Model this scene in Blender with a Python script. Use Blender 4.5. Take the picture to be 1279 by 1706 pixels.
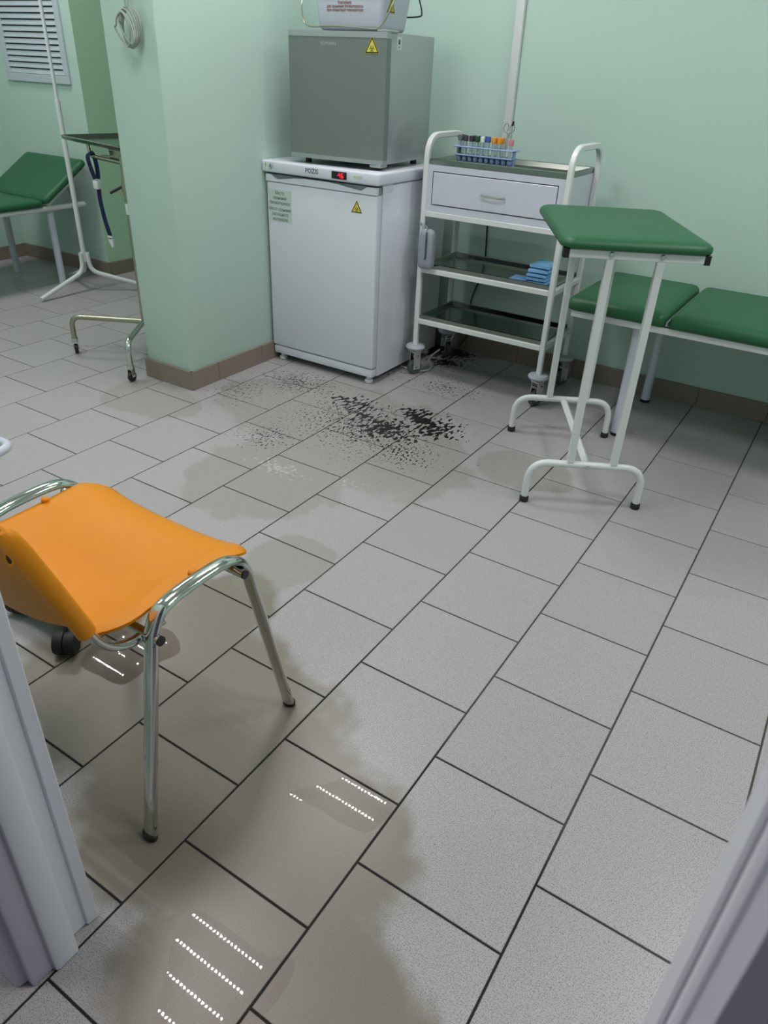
import bpy, bmesh, math, random
from mathutils import Vector, Matrix
random.seed(7)
for o in list(bpy.data.objects):
    bpy.data.objects.remove(o, do_unlink=True)
SC = bpy.context.scene
COL = SC.collection

# ------------------------------------------------------------------ camera
cam_d = bpy.data.cameras.new('camera')
cam = bpy.data.objects.new('camera', cam_d)
COL.objects.link(cam)
SC.camera = cam
cam_d.sensor_fit = 'VERTICAL'
cam_d.sensor_height = 36.0
cam_d.lens = 1203.25 * 36.0 / 1706.0
cam_d.clip_start = 0.02
CAM_FWD = Vector((-0.44480, 0.72586, -0.52466)).normalized()
CAM_UP = Vector((-0.31309, 0.42282, 0.85041))
CAM_UP = (CAM_UP - CAM_FWD * CAM_UP.dot(CAM_FWD)).normalized()
CAM_R = CAM_FWD.cross(CAM_UP).normalized()
CAM_P = Vector((0.4437, -0.5349, 1.2831))
mw = Matrix.Identity(4)
for i in range(3):
    mw[i][0] = CAM_R[i]; mw[i][1] = CAM_UP[i]; mw[i][2] = -CAM_FWD[i]; mw[i][3] = CAM_P[i]
cam.matrix_world = mw
cam_d.dof.use_dof = True
cam_d.dof.focus_distance = 2.2
cam_d.dof.aperture_fstop = 9.0

# ------------------------------------------------------------------ world, exposure
world = bpy.data.worlds.new('world')
SC.world = world
world.use_nodes = True
world.node_tree.nodes['Background'].inputs['Color'].default_value = (0.9, 0.95, 1.0, 1)
world.node_tree.nodes['Background'].inputs['Strength'].default_value = 0.25
SC.view_settings.view_transform = 'Standard'
SC.view_settings.look = 'None'
SC.view_settings.gamma = 1.0
SC.view_settings.use_curve_mapping = False
SC.view_settings.exposure = 0.0
SC.cycles.max_bounces = 6
SC.cycles.diffuse_bounces = 3
SC.cycles.glossy_bounces = 3
SC.cycles.transmission_bounces = 4
SC.cycles.transparent_max_bounces = 6
SC.cycles.adaptive_threshold = 0.06
SC.cycles.caustics_reflective = False
SC.cycles.caustics_refractive = False
LED_STRENGTH = 580.0
CEIL = 2.75
# centres of the ceiling panels
PANELS = [(-1.28, 0.62), (-1.28, 1.95), (-3.52, 0.45), (-3.52, 2.05), (1.0, 0.62), (1.0, 1.95), (-1.6, -1.2)]  # left alcove entrance and corridor panels are unseen, added for their light

# ------------------------------------------------------------------ helpers
def lin(c):
    c = c / 255.0
    return c / 12.92 if c <= 0.04045 else ((c + 0.055) / 1.055) ** 2.4

def rgb(r, g, b):
    return (lin(r), lin(g), lin(b), 1.0)

def sock(node, *names):
    for n in names:
        if n in node.inputs:
            return node.inputs[n]

MATS = {}
def mat(name, col, rough=0.5, metal=0.0, spec=0.5, var=0.04, vscale=6.0, bump=0.0, bscale=300.0, emis=None, estr=0.0, trans=0.0, alpha=1.0, coat=0.0, stretch=None, ior=None):
    if name in MATS:
        return MATS[name]
    m = bpy.data.materials.new(name)
    m.use_nodes = True
    nt = m.node_tree
    b = nt.nodes['Principled BSDF']
    b.inputs['Roughness'].default_value = rough
    b.inputs['Metallic'].default_value = metal
    sock(b, 'Specular IOR Level').default_value = spec
    sock(b, 'Coat Weight').default_value = coat
    sock(b, 'Transmission Weight').default_value = trans
    if ior: b.inputs['IOR'].default_value = ior
    b.inputs['Alpha'].default_value = alpha
    tc = nt.nodes.new('ShaderNodeTexCoord')
    src = tc.outputs['Object']
    if stretch:
        mp = nt.nodes.new('ShaderNodeMapping'); mp.inputs['Scale'].default_value = stretch
        nt.links.new(src, mp.inputs['Vector']); src = mp.outputs['Vector']
    nz = nt.nodes.new('ShaderNodeTexNoise')
    nz.inputs['Scale'].default_value = vscale
    nz.inputs['Detail'].default_value = 1
    nt.links.new(src, nz.inputs['Vector'])
    mx = nt.nodes.new('ShaderNodeMix'); mx.data_type = 'RGBA'
    c0 = tuple(max(0, c * (1 - var)) for c in col[:3]) + (1,)
    c1 = tuple(min(1, c * (1 + var)) for c in col[:3]) + (1,)
    mx.inputs[6].default_value = c0; mx.inputs[7].default_value = c1
    nt.links.new(nz.outputs['Fac'], mx.inputs[0])
    nt.links.new(mx.outputs[2], b.inputs['Base Color'])
    if bump > 0:
        n2 = nt.nodes.new('ShaderNodeTexNoise'); n2.inputs['Scale'].default_value = bscale; n2.inputs['Detail'].default_value = 3
        nt.links.new(src, n2.inputs['Vector'])
        bp = nt.nodes.new('ShaderNodeBump'); bp.inputs['Strength'].default_value = bump; bp.inputs['Distance'].default_value = 0.002
        nt.links.new(n2.outputs['Fac'], bp.inputs['Height']); nt.links.new(bp.outputs['Normal'], b.inputs['Normal'])
    if emis:
        sock(b, 'Emission Color').default_value = emis
        sock(b, 'Emission Strength').default_value = estr
    MATS[name] = m
    return m

def film(name, tint, rough, ior=1.33):
    m = bpy.data.materials.new(name); m.use_nodes = True
    nt = m.node_tree; nt.nodes.clear()
    out = nt.nodes.new('ShaderNodeOutputMaterial')
    tr = nt.nodes.new('ShaderNodeBsdfTransparent'); tr.inputs['Color'].default_value = tint
    gl = nt.nodes.new('ShaderNodeBsdfGlossy'); gl.inputs['Roughness'].default_value = rough
    fr = nt.nodes.new('ShaderNodeFresnel'); fr.inputs['IOR'].default_value = ior
    at = nt.nodes.new('ShaderNodeAttribute'); at.attribute_name = 'film_depth'
    cm = nt.nodes.new('ShaderNodeMix'); cm.data_type = 'RGBA'
    cm.inputs[6].default_value = (1, 1, 1, 1); cm.inputs[7].default_value = tint
    nt.links.new(at.outputs['Fac'], cm.inputs[0]); nt.links.new(cm.outputs[2], tr.inputs['Color'])
    ml = nt.nodes.new('ShaderNodeMath'); ml.operation = 'MULTIPLY'
    nt.links.new(fr.outputs['Fac'], ml.inputs[0]); nt.links.new(at.outputs['Fac'], ml.inputs[1])
    mx = nt.nodes.new('ShaderNodeMixShader')
    nt.links.new(ml.outputs[0], mx.inputs['Fac']); nt.links.new(tr.outputs[0], mx.inputs[1]); nt.links.new(gl.outputs[0], mx.inputs[2])
    nt.links.new(mx.outputs[0], out.inputs['Surface'])
    return m

def fillet(pts, r, seg=6):
    pts = [Vector(p) for p in pts]
    out = [pts[0]]
    for i in range(1, len(pts) - 1):
        a, b, c = pts[i - 1], pts[i], pts[i + 1]
        d1 = (a - b); d2 = (c - b)
        l = min(r, d1.length * 0.49, d2.length * 0.49)
        p1 = b + d1.normalized() * l; p2 = b + d2.normalized() * l
        for k in range(seg + 1):
            t = k / seg
            out.append(p1 * (1 - t) ** 2 + b * 2 * t * (1 - t) + p2 * t * t)
    out.append(pts[-1])
    return out

def smooth_path(pts, n=6, closed=False):
    pts = [Vector(p) for p in pts]
    m = len(pts); out = []
    rng = range(m) if closed else range(m - 1)
    for i in rng:
        if closed:
            p0, p1, p2, p3 = pts[i - 1], pts[i], pts[(i + 1) % m], pts[(i + 2) % m]
        else:
            p0 = pts[max(i - 1, 0)]; p1 = pts[i]; p2 = pts[i + 1]; p3 = pts[min(i + 2, m - 1)]
        for k in range(n):
            t = k / n
            out.append(0.5 * ((2 * p1) + (p2 - p0) * t + (2 * p0 - 5 * p1 + 4 * p2 - p3) * t * t + (3 * p1 - p0 - 3 * p2 + p3) * t ** 3))
    if not closed: out.append(pts[-1])
    return out

class MB:
    def __init__(self): self.v = []; self.f = []
    def add(self, vs, fs, M=None):
        b = len(self.v)
        for p in vs:
            p = Vector(p)
            self.v.append(M @ p if M else p)
        self.f += [tuple(i + b for i in f) for f in fs]
        return self
    def box(self, lo, hi, r=0.0, seg=2, M=None):
        lo = Vector(lo); hi = Vector(hi)
        bm = bmesh.new(); bmesh.ops.create_cube(bm, size=1.0)
        s = hi - lo; c = (hi + lo) / 2
        for v in bm.verts: v.co = Vector((v.co.x * s.x, v.co.y * s.y, v.co.z * s.z)) + c
        if r > 0:
            bmesh.ops.bevel(bm, geom=bm.edges[:], offset=min(r, min(s) * 0.49), segments=seg, profile=0.5, affect='EDGES')
        bm.verts.index_update()
        self.add([v.co.copy() for v in bm.verts], [[v.index for v in f.verts] for f in bm.faces], M)
        bm.free(); return self
    def tube(self, pts, r, n=10, closed=False, side=None, w=None, caps=True, square=False):
        pts = [Vector(p) for p in pts]
        m = len(pts); vs = []; fs = []
        w = r if w is None else w
        prev = None
        for i in range(m):
            if closed: t = (pts[(i + 1) % m] - pts[i - 1])
            elif i == 0: t = pts[1] - pts[0]
            elif i == m - 1: t = pts[-1] - pts[-2]
            else: t = (pts[i + 1] - pts[i]).normalized() + (pts[i] - pts[i - 1]).normalized()
            t.normalize()
            if side is not None: bn = Vector(side)
            elif prev is None: bn = t.orthogonal()
            else: bn = prev
            bn = bn - t * bn.dot(t)
            if bn.length < 1e-6: bn = t.orthogonal()
            bn.normalize(); prev = bn
            nn = t.cross(bn)
            rr = r[i] if isinstance(r, (list, tuple)) else r
            ww = w[i] if isinstance(w, (list, tuple)) else w
            if square:
                q = [(-1, -.7), (-.7, -1), (.7, -1), (1, -.7), (1, .7), (.7, 1), (-.7, 1), (-1, .7)]
                ring = [(a * ww, b * rr) for a, b in q]
            else:
                ring = [(math.cos(2 * math.pi * k / n) * ww, math.sin(2 * math.pi * k / n) * rr) for k in range(n)]
            for a, b in ring: vs.append(pts[i] + bn * a + nn * b)
        n = 8 if square else n
        for i in range(m if closed else m - 1):
            j = (i + 1) % m
            for k in range(n):
                fs.append((i * n + k, i * n + (k + 1) % n, j * n + (k + 1) % n, j * n + k))
        if caps and not closed:
            fs.append(tuple(range(n))[::-1]); fs.append(tuple(range((m - 1) * n, m * n)))
        return self.add(vs, fs)
    def cyl(self, p0, p1, r, r1=None, n=18):
        r1 = r if r1 is None else r1
        return self.tube([p0, p1], [r, r1], n, w=[r, r1])
    def lathe(self, prof, c=(0, 0, 0), n=24, M=None):
        vs = []; fs = []
        for r, z in prof:
            for k in range(n):
                a = 2 * math.pi * k / n
                vs.append((c[0] + r * math.cos(a), c[1] + r * math.sin(a), c[2] + z))
        for i in range(len(prof) - 1):
            for k in range(n):
                fs.append((i * n + k, i * n + (k + 1) % n, (i + 1) * n + (k + 1) % n, (i + 1) * n + k))
        fs.append(tuple(range(n))[::-1]); fs.append(tuple(range((len(prof) - 1) * n, len(prof) * n)))
        return self.add(vs, fs, M)
    def prism(self, poly, fn, d0, d1):
        n = len(poly)
        vs = [fn(a, b, d0) for a, b in poly] + [fn(a, b, d1) for a, b in poly]
        fs = [tuple(range(n))[::-1], tuple(range(n, 2 * n))] + [(i, (i + 1) % n, n + (i + 1) % n, n + i) for i in range(n)]
        return self.add(vs, fs)
    def build(self, name, m, parent=None, smooth=True, ang=35, world=True):
        me = bpy.data.meshes.new(name)
        off = Vector((0, 0, 0))
        if parent is not None and world:
            p = parent
            while p is not None:
                off += p.location; p = p.parent
        me.from_pydata([tuple(v - off) for v in self.v], [], self.f)
        bm = bmesh.new(); bm.from_mesh(me); bmesh.ops.recalc_face_normals(bm, faces=bm.faces); bm.to_mesh(me); bm.free()
        if smooth:
            for p in me.polygons: p.use_smooth = True
            me.set_sharp_from_angle(angle=math.radians(ang))
        me.materials.append(m)
        o = bpy.data.objects.new(name, me); COL.objects.link(o)
        if parent is not None: o.parent = parent
        return o

def thing(name, label, cat, loc, rz=0.0, group=None):
    o = bpy.data.objects.new(name, None); COL.objects.link(o)
    o.empty_display_size = 0.05
    o.location = loc; o.rotation_euler = (0, 0, rz)
    o['label'] = label; o['category'] = cat
    if group: o['group'] = group
    return o

def tag(o, label, cat, group=None, kind=None):
    o['label'] = label; o['category'] = cat
    if group: o['group'] = group
    if kind: o['kind'] = kind
    return o

def struct(o, label=None):
    o['kind'] = 'structure'
    if label: o['label'] = label
    return o

def plabel(o, text):
    o['label'] = text; return o

def recentre(o):
    # put a single-mesh thing's origin at its base centre
    me = o.data
    xs = [v.co.x for v in me.vertices]; ys = [v.co.y for v in me.vertices]; zs = [v.co.z for v in me.vertices]
    c = Vector(((min(xs) + max(xs)) / 2, (min(ys) + max(ys)) / 2, min(zs)))
    me.transform(Matrix.Translation(-c)); o.location = o.location + c
    return o

def text(name, body, size, pos, right, up, m, parent=None, world=True, align='CENTER', xs=1.0, depth=0.0004, bold=0.0):
    cu = bpy.data.curves.new(name + '_font', 'FONT')
    cu.body = body; cu.size = size; cu.align_x = align; cu.align_y = 'CENTER'; cu.resolution_u = 3; cu.offset = bold
    cu.extrude = depth / 2
    to = bpy.data.objects.new(name + '_font', cu); COL.objects.link(to)
    bpy.context.view_layer.update()
    dg = bpy.context.evaluated_depsgraph_get()
    me = bpy.data.meshes.new_from_object(to.evaluated_get(dg))
    bpy.data.objects.remove(to, do_unlink=True); bpy.data.curves.remove(cu)
    r = Vector(right).normalized(); u = Vector(up).normalized(); nrm = r.cross(u)
    off = Vector((0, 0, 0))
    if parent is not None and world:
        p = parent
        while p is not None: off += p.location; p = p.parent
    for v in me.vertices:
        v.co = Vector(pos) + r * v.co.x * xs + u * v.co.y + nrm * v.co.z - off
    me.name = name; me.materials.clear(); me.materials.append(m)
    o = bpy.data.objects.new(name, me); COL.objects.link(o)
    if parent is not None: o.parent = parent
    return o

def biohazard(pos, right, up, h, parent, world=True):
    r = Vector(right).normalized(); u = Vector(up).normalized(); n = r.cross(u); pos = Vector(pos)
    P = lambda a, b, d: pos + r * a + u * b + n * d
    def tri(hh, c=0.0): 
        return [(-hh * .577, -hh / 3 + c), (hh * .577, -hh / 3 + c), (0, hh * 2 / 3 + c)]
    s = MB().prism(tri(h), P, 0, .0004).build('hazard_sticker', M_yellow, parent, False, world=world)
    plabel(s, 'yellow triangular biohazard warning sticker')
    b = MB()
    T0 = tri(h * .93); T1 = tri(h * .74)
    for i in range(3):
        j = (i + 1) % 3
        b.prism([T0[i], T0[j], T1[j], T1[i]], P, .0004, .0008)
    c0 = (0, -h * .06)
    for k in range(3):
        a = math.radians(90 + 120 * k)
        cc = (c0[0] + math.cos(a) * h * .095, c0[1] + math.sin(a) * h * .095)
        n_ = 14
        pts = []
        for q in range(n_ + 1):
            t = a + math.radians(28 + (360 - 56) * q / n_)
            pts.append((math.cos(t), math.sin(t)))
        for q in range(n_):
            ro, ri = h * .105, h * .07
            b.prism([(cc[0] + pts[q][0] * ro, cc[1] + pts[q][1] * ro), (cc[0] + pts[q + 1][0] * ro, cc[1] + pts[q + 1][1] * ro),
                     (cc[0] + pts[q + 1][0] * ri, cc[1] + pts[q + 1][1] * ri), (cc[0] + pts[q][0] * ri, cc[1] + pts[q][1] * ri)], P, .0004, .0008)
    b.prism([(c0[0] + math.cos(i * math.pi / 4) * h * .03, c0[1] + math.sin(i * math.pi / 4) * h * .03) for i in range(8)], P, .0004, .0008)
    b.build('hazard_symbol', M_black, s, False, world=world)
    return s

# ------------------------------------------------------------------ materials
M_wall = mat('pale_green_paint', rgb(189, 215, 204), 0.55, var=0.025, vscale=3, bump=0.0)
M_wall_side = mat('alcove_side_green', rgb(186, 226, 192), 0.6, var=0.02, vscale=3, bump=0.0)  # greener tone than the other walls
M_ceil = mat('ceiling_white', rgb(225, 226, 222), 0.8, var=0.02)
M_lilac = mat('lilac_paint', rgb(205, 203, 222), 0.6, var=0.02)
M_grout = mat('grout', rgb(74, 71, 66), 0.8, var=0.15, vscale=30)
M_skirt = mat('skirting_tile', rgb(138, 126, 116), 0.45, var=0.06, vscale=160)
M_pvc = mat('white_pvc', rgb(228, 231, 241), 0.35, var=0.015)
M_pvc_shaded = mat('shaded_pvc', rgb(198, 196, 212), 0.4, var=0.02)  # white plastic with corridor shade and lilac bounce put into the colour
M_gasket = mat('grey_gasket', rgb(150, 150, 152), 0.7)
M_white = mat('white_enamel', rgb(224, 228, 228), 0.3, var=0.015, coat=0.2)
M_white_cool = mat('white_lacquer', rgb(208, 212, 226), 0.28, var=0.012, coat=0.15)
M_fridge = mat('fridge_white', rgb(224, 228, 238), 0.26, var=0.012, vscale=3)
M_fridge_side = mat('fridge_side_white', rgb(224, 228, 238), 0.16, var=0.012, vscale=3, coat=0.3)
M_rec_shade = mat('recess_shade', rgb(150, 157, 162), 0.5)  # grey puts the shade of the grip groove into the colour
M_silver = mat('silver_door', rgb(126, 134, 131), 0.42, metal=0.25, var=0.05, vscale=220)
M_silver_side = mat('silver_side', rgb(172, 178, 182), 0.3, metal=0.35, var=0.04, vscale=200)
M_silver_trim = mat('silver_trim', rgb(176, 182, 184), 0.35, metal=0.6)
M_chrome = mat('chrome', rgb(208, 210, 208), 0.1, metal=1.0, var=0.03)
M_steel = mat('stainless_steel', rgb(142, 146, 140), 0.16, metal=1.0, var=0.06, vscale=20, stretch=(1, 12, 1))
M_steel_sat = mat('satin_steel', rgb(170, 170, 150), 0.3, metal=1.0, var=0.06, vscale=20)
M_green = mat('green_vinyl', rgb(36, 94, 60), 0.45, spec=0.4, var=0.05, vscale=12, bump=0.15, bscale=420)
M_orange = mat('orange_plastic', rgb(226, 142, 14), 0.45, spec=0.3, var=0.03, vscale=30, bump=0.08, bscale=900)
M_black = mat('black_plastic', rgb(22, 22, 22), 0.45)
M_rubber = mat('black_rubber', rgb(26, 26, 26), 0.6)
M_grey_rubber = mat('grey_rubber', rgb(74, 84, 82), 0.5)
M_grey_pl = mat('grey_plastic', rgb(176, 182, 190), 0.45)
M_pouch = mat('grey_fabric', rgb(152, 157, 168), 0.8, var=0.08, vscale=90, bump=0.3, bscale=500)
M_zip = mat('dark_zip', rgb(72, 78, 88), 0.7)
M_yellow = mat('yellow_label', rgb(226, 214, 84), 0.5)
M_paper = mat('paper_label', rgb(206, 220, 214), 0.45)
M_white_lbl = mat('white_label', rgb(214, 220, 220), 0.5)
M_ink = mat('grey_ink', rgb(92, 102, 98), 0.6)
M_ink_d = mat('dark_ink', rgb(70, 74, 76), 0.6)
M_ink_red = mat('brown_red_ink', rgb(150, 82, 74), 0.6)
M_ink_green = mat('green_ink', rgb(170, 208, 130), 0.6)
M_ink_light = mat('light_ink', rgb(176, 182, 180), 0.5)
M_red_led = mat('red_led', rgb(255, 40, 50), 0.4, emis=(1, 0.03, 0.05, 1), estr=0.9)
M_box = mat('box_white_plastic', rgb(206, 211, 224), 0.4, var=0.015)
M_blue_rack = mat('blue_rack_plastic', rgb(150, 176, 220), 0.35)
M_napkin = mat('blue_nonwoven', rgb(132, 188, 236), 0.85, var=0.08, vscale=60, bump=0.4, bscale=220)
M_navy = mat('navy_webbing', rgb(12, 22, 66), 0.8, var=0.1, vscale=120, bump=0.4, bscale=600)
M_vent = mat('vent_white', rgb(190, 200, 208), 0.45, var=0.02)
M_dark = mat('cavity_shade', rgb(16, 17, 18), 0.8)  # near-black paints the shade inside gaps, holes and behind slats
M_cable = mat('grey_cable', rgb(158, 168, 160), 0.5)
M_cable_w = mat('white_cable', rgb(206, 208, 206), 0.5)
M_led = mat('led_emitter', rgb(255, 255, 255), 0.5, emis=(1.0, 0.955, 0.965, 1), estr=LED_STRENGTH)
M_glass = mat('clear_tube_glass', rgb(225, 235, 240), 0.05, trans=0.9, ior=1.2, var=0.0)

def tile_material():
    m = bpy.data.materials.new('speckled_floor_tile'); m.use_nodes = True
    nt = m.node_tree; N = nt.nodes; L = nt.links
    b = N['Principled BSDF']
    geo = N.new('ShaderNodeNewGeometry')
    P = geo.outputs['Position']
    def noise(scale, detail=2, vec=P, rough=0.5):
        n = N.new('ShaderNodeTexNoise'); n.inputs['Scale'].default_value = scale; n.inputs['Detail'].default_value = detail
        n.inputs['Roughness'].default_value = rough
        L.new(vec, n.inputs['Vector']); return n.outputs['Fac']
    def math_(op, a, bb=None, c=None):
        n = N.new('ShaderNodeMath'); n.operation = op
        for i, x in enumerate((a, bb, c)):
            if x is None: continue
            if isinstance(x, (int, float)): n.inputs[i].default_value = x
            else: L.new(x, n.inputs[i])
        return n.outputs[0]
    def ss(x, lo, hi):
        n = N.new('ShaderNodeMapRange'); n.interpolation_type = 'SMOOTHSTEP'
        L.new(x, n.inputs[0]); n.inputs[1].default_value = lo; n.inputs[2].default_value = hi
        return n.outputs[0]
    def mix(f, a, c):
        n = N.new('ShaderNodeMix'); n.data_type = 'RGBA'
        if isinstance(f, (int, float)): n.inputs[0].default_value = f
        else: L.new(f, n.inputs[0])
        for i, x in ((6, a), (7, c)):
            if isinstance(x, tuple): n.inputs[i].default_value = x
            else: L.new(x, n.inputs[i])
        return n.outputs[2]
    oi = N.new('ShaderNodeObjectInfo')
    base = mix(oi.outputs['Random'], rgb(176, 174, 176), rgb(181, 179, 181))
    base = mix(math_('MULTIPLY', ss(noise(480, 1), 0.53, 0.62), 0.85), base, rgb(124, 119, 116))
    base = mix(math_('MULTIPLY', ss(noise(380, 1), 0.66, 0.73), 0.8), base, rgb(74, 70, 66))
    def dens(blobs):
        tot = None
        for x, y, rx, ry, s in blobs:
            v = N.new('ShaderNodeVectorMath'); v.operation = 'MULTIPLY_ADD'
            L.new(P, v.inputs[0]); v.inputs[1].default_value = (1 / rx, 1 / ry, 0); v.inputs[2].default_value = (-x / rx, -y / ry, 0)
            l = N.new('ShaderNodeVectorMath'); l.operation = 'LENGTH'; L.new(v.outputs[0], l.inputs[0])
            d = math_('MULTIPLY_ADD', l.outputs['Value'], -s, s)
            tot = math_('MAXIMUM', d, tot if tot is not None else 0.0)
        return tot
    # water soaked areas
    wob = math_('MULTIPLY_ADD', noise(5.5, 3), 0.7, -0.35)
    dA = dens([(-.62, .26, .56, .36, 1), (-.25, .10, .46, .34, 1), (.0, -.12, .34, .28, 1), (-.72, .55, .18, .24, .8)])
    wetA = math_('MULTIPLY', ss(math_('ADD', dA, wob), 0.12, 0.30), ss(dA, 0.0, 0.12))
    dB = dens([(-1.25, 1.78, .72, .42, .9), (-.82, 1.58, .38, .36, .9), (-1.12, 1.2, .36, .38, .9), (-1.98, 1.42, .30, .20, .9), (-.72, .82, .16, .2, .8), (-.38, 1.8, .24, .18, .8)])
    wetB = math_('MULTIPLY', ss(math_('ADD', dB, wob), 0.12, 0.20), ss(dB, 0.0, 0.06))
    base = mix(math_('MULTIPLY', wetA, 0.85), base, rgb(126, 117, 102))
    base = mix(math_('MULTIPLY', wetB, 0.42), base, rgb(140, 138, 124))
    wet = math_('MAXIMUM', wetA, wetB)
    # black grime washed out from under the fridge
    mp = N.new('ShaderNodeMapping'); mp.inputs['Rotation'].default_value = (0, 0, math.radians(-32)); mp.inputs['Scale'].default_value = (1.5, 0.75, 1)
    L.new(P, mp.inputs['Vector'])
    heavy = dens([(-1.24, 1.93, 0.26, 0.17, 0.31), (-1.14, 1.855, 0.13, 0.05, 0.40), (-1.0, 1.80, 0.28, 0.24, 0.34), (-0.965, 2.0, 0.18, 0.14, 0.36),
                  (-0.915, 1.965, 0.12, 0.06, 0.60), (-0.83, 1.93, 0.20, 0.22, 0.35), (-1.30, 2.82, 0.30, 0.16, 0.6), (-1.18, 2.66, 0.17, 0.09, 0.42),
                  (-1.40, 2.35, 0.3, 0.12, 0.2)])
    spk = ss(math_('ADD', noise(40, 2, mp.outputs['Vector'], 0.5), heavy), 0.735, 0.765)
    light = dens([(-1.1, 1.75, 0.72, 0.5, 0.27), (-1.60, 1.98, 0.42, 0.3, 0.28), (-1.33, 1.45, 0.28, 0.26, 0.25), (-0.84, 1.66, 0.32, 0.28, 0.28), (-1.02, 2.36, 0.4, 0.26, 0.25), (-1.75, 1.72, 0.3, 0.36, 0.23), (-1.1, 2.7, 0.5, 0.3, 0.22)])
    spk2 = ss(math_('ADD', noise(85, 1, mp.outputs['Vector'], 0.5), light), 0.79, 0.83)
    dirt = math_('MAXIMUM', math_('MULTIPLY', spk, ss(heavy, 0.0, 0.04)), math_('MULTIPLY', spk2, ss(light, 0.0, 0.04)))
    base = mix(dirt, base, rgb(20, 19, 18))
    # chalky dried splash
    chalk_d = dens([(-1.13, 1.27, 0.20, 0.08, 0.2), (-0.86, 1.33, 0.14, 0.06, 0.14)])
    chalk = math_('MULTIPLY', ss(math_('ADD', noise(60, 3), chalk_d), 0.66, 0.72), 0.55)
    base = mix(math_('MULTIPLY', chalk, ss(chalk_d, 0.0, 0.05)), base, rgb(205, 205, 200))
    L.new(base, b.inputs['Base Color'])
    rgh = math_('MULTIPLY_ADD', wet, -0.04, 0.35)
    L.new(rgh, b.inputs['Roughness'])
    sock(b, 'Specular IOR Level').default_value = 0.45
    return m
M_tile = tile_material()
def soak_grout(m):
    nt = m.node_tree; N = nt.nodes; L = nt.links
    b = N['Principled BSDF']; src = b.inputs['Base Color'].links[0].from_socket
    geo = N.new('ShaderNodeNewGeometry'); tot = None
    for x, y, rx, ry in ((-.62, .26, .8, .55), (-.1, .0, .75, .6), (-1.15, 1.75, 1.15, .75), (-1.1, 1.2, .6, .5), (-1.2, 2.7, .6, .4)):
        v = N.new('ShaderNodeVectorMath'); v.operation = 'MULTIPLY_ADD'
        L.new(geo.outputs['Position'], v.inputs[0]); v.inputs[1].default_value = (1 / rx, 1 / ry, 0); v.inputs[2].default_value = (-x / rx, -y / ry, 0)
        l = N.new('ShaderNodeVectorMath'); l.operation = 'LENGTH'; L.new(v.outputs[0], l.inputs[0])
        d = N.new('ShaderNodeMath'); d.operation = 'SUBTRACT'; d.inputs[0].default_value = 1.0; L.new(l.outputs['Value'], d.inputs[1])
        mx = N.new('ShaderNodeMath'); mx.operation = 'MAXIMUM'; L.new(d.outputs[0], mx.inputs[0])
        if tot is None: mx.inputs[1].default_value = 0.0
        else: L.new(tot, mx.inputs[1])
        tot = mx.outputs[0]
    r = N.new('ShaderNodeMapRange'); r.interpolation_type = 'SMOOTHSTEP'; L.new(tot, r.inputs[0]); r.inputs[1].default_value = 0.0; r.inputs[2].default_value = 0.3
    mm = N.new('ShaderNodeMix'); mm.data_type = 'RGBA'; L.new(r.outputs[0], mm.inputs[0]); L.new(src, mm.inputs[6]); mm.inputs[7].default_value = rgb(24, 22, 20)
    L.new(mm.outputs[2], b.inputs['Base Color'])
soak_grout(M_grout)
M_water = film('water_film', (1.0, 0.995, 0.99, 1), 0.010)

# ------------------------------------------------------------------ structure
T = 0.30
X0, X1, Y0, Y1 = -4.71, 2.6, -1.9, 4.2
YB = 2.895      # back wall face
XP0, XP1, YP = -2.195, -1.916, 1.612   # partition
fl = struct(MB().box((X0 - .15, Y0 - .1, -0.06), (X1 + .1, Y1 + .1, -0.0022)).build('floor', M_grout, None, False), 'grey speckled square floor tiles in running bond with dark joints')
def in_view(p):
    d = Vector(p) - CAM_P
    z = d.dot(CAM_FWD)
    if z < 0.05: return None
    x = d.dot(CAM_R) / z * 1203.25; y = -d.dot(CAM_UP) / z * 1203.25
    return (abs(x) < 690 and abs(y) < 900, z)
G = 0.0045
tb = MB()
hh = T / 2 - G / 2
tb.add([(-hh, -hh, -.006), (hh, -hh, -.006), (hh, hh, -.006), (-hh, hh, -.006), (-hh, -hh, -.0008), (hh, -hh, -.0008), (hh, hh, -.0008), (-hh, hh, -.0008),
        (-hh + .0008, -hh + .0008, 0), (hh - .0008, -hh + .0008, 0), (hh - .0008, hh - .0008, 0), (-hh + .0008, hh - .0008, 0)],
       [(0, 1, 5, 4), (1, 2, 6, 5), (2, 3, 7, 6), (3, 0, 4, 7), (4, 5, 9, 8), (5, 6, 10, 9), (6, 7, 11, 10), (7, 4, 8, 11), (8, 9, 10, 11)])
tile0 = tb.build('tile', M_tile, fl, False)
cand = []
for k in range(math.floor(X0 / T) - 0, math.ceil(X1 / T)):
    off = 0.0 if k % 2 != 0 else 0.5
    for n in range(math.floor(Y0 / T) - 1, math.ceil(Y1 / T)):
        cx = (k + .5) * T; cy = (n + .5 + off) * T
        if XP0 + .15 < cx < XP1 - .15 and cy > YP + .15: continue
        if cx > XP1 and cy > YB + .16: continue
        if cx < -3.95 and cy > 2.86: continue
        vis = False; zz = 99
        for dx in (-.5, 0, .5):
            for dy in (-.5, 0, .5):
                q = in_view((cx + dx * T, cy + dy * T, 0))
                if q and q[0]: vis = True; zz = min(zz, q[1])
        cand.append((0 if vis else 1, zz, cx, cy))
cand.sort()
rest = MB(); first = True
for i, (hid, zz, cx, cy) in enumerate(cand):
    if not hid and i < 290:
        if first: o = tile0; first = False
        else:
            o = tile0.copy(); COL.objects.link(o); o.parent = fl
        o.location = (cx, cy, 0)
    else:
        rest.add([v.co for v in tile0.data.vertices], [tuple(p.vertices) for p in tile0.data.polygons], Matrix.Translation((cx, cy, 0)))
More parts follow.
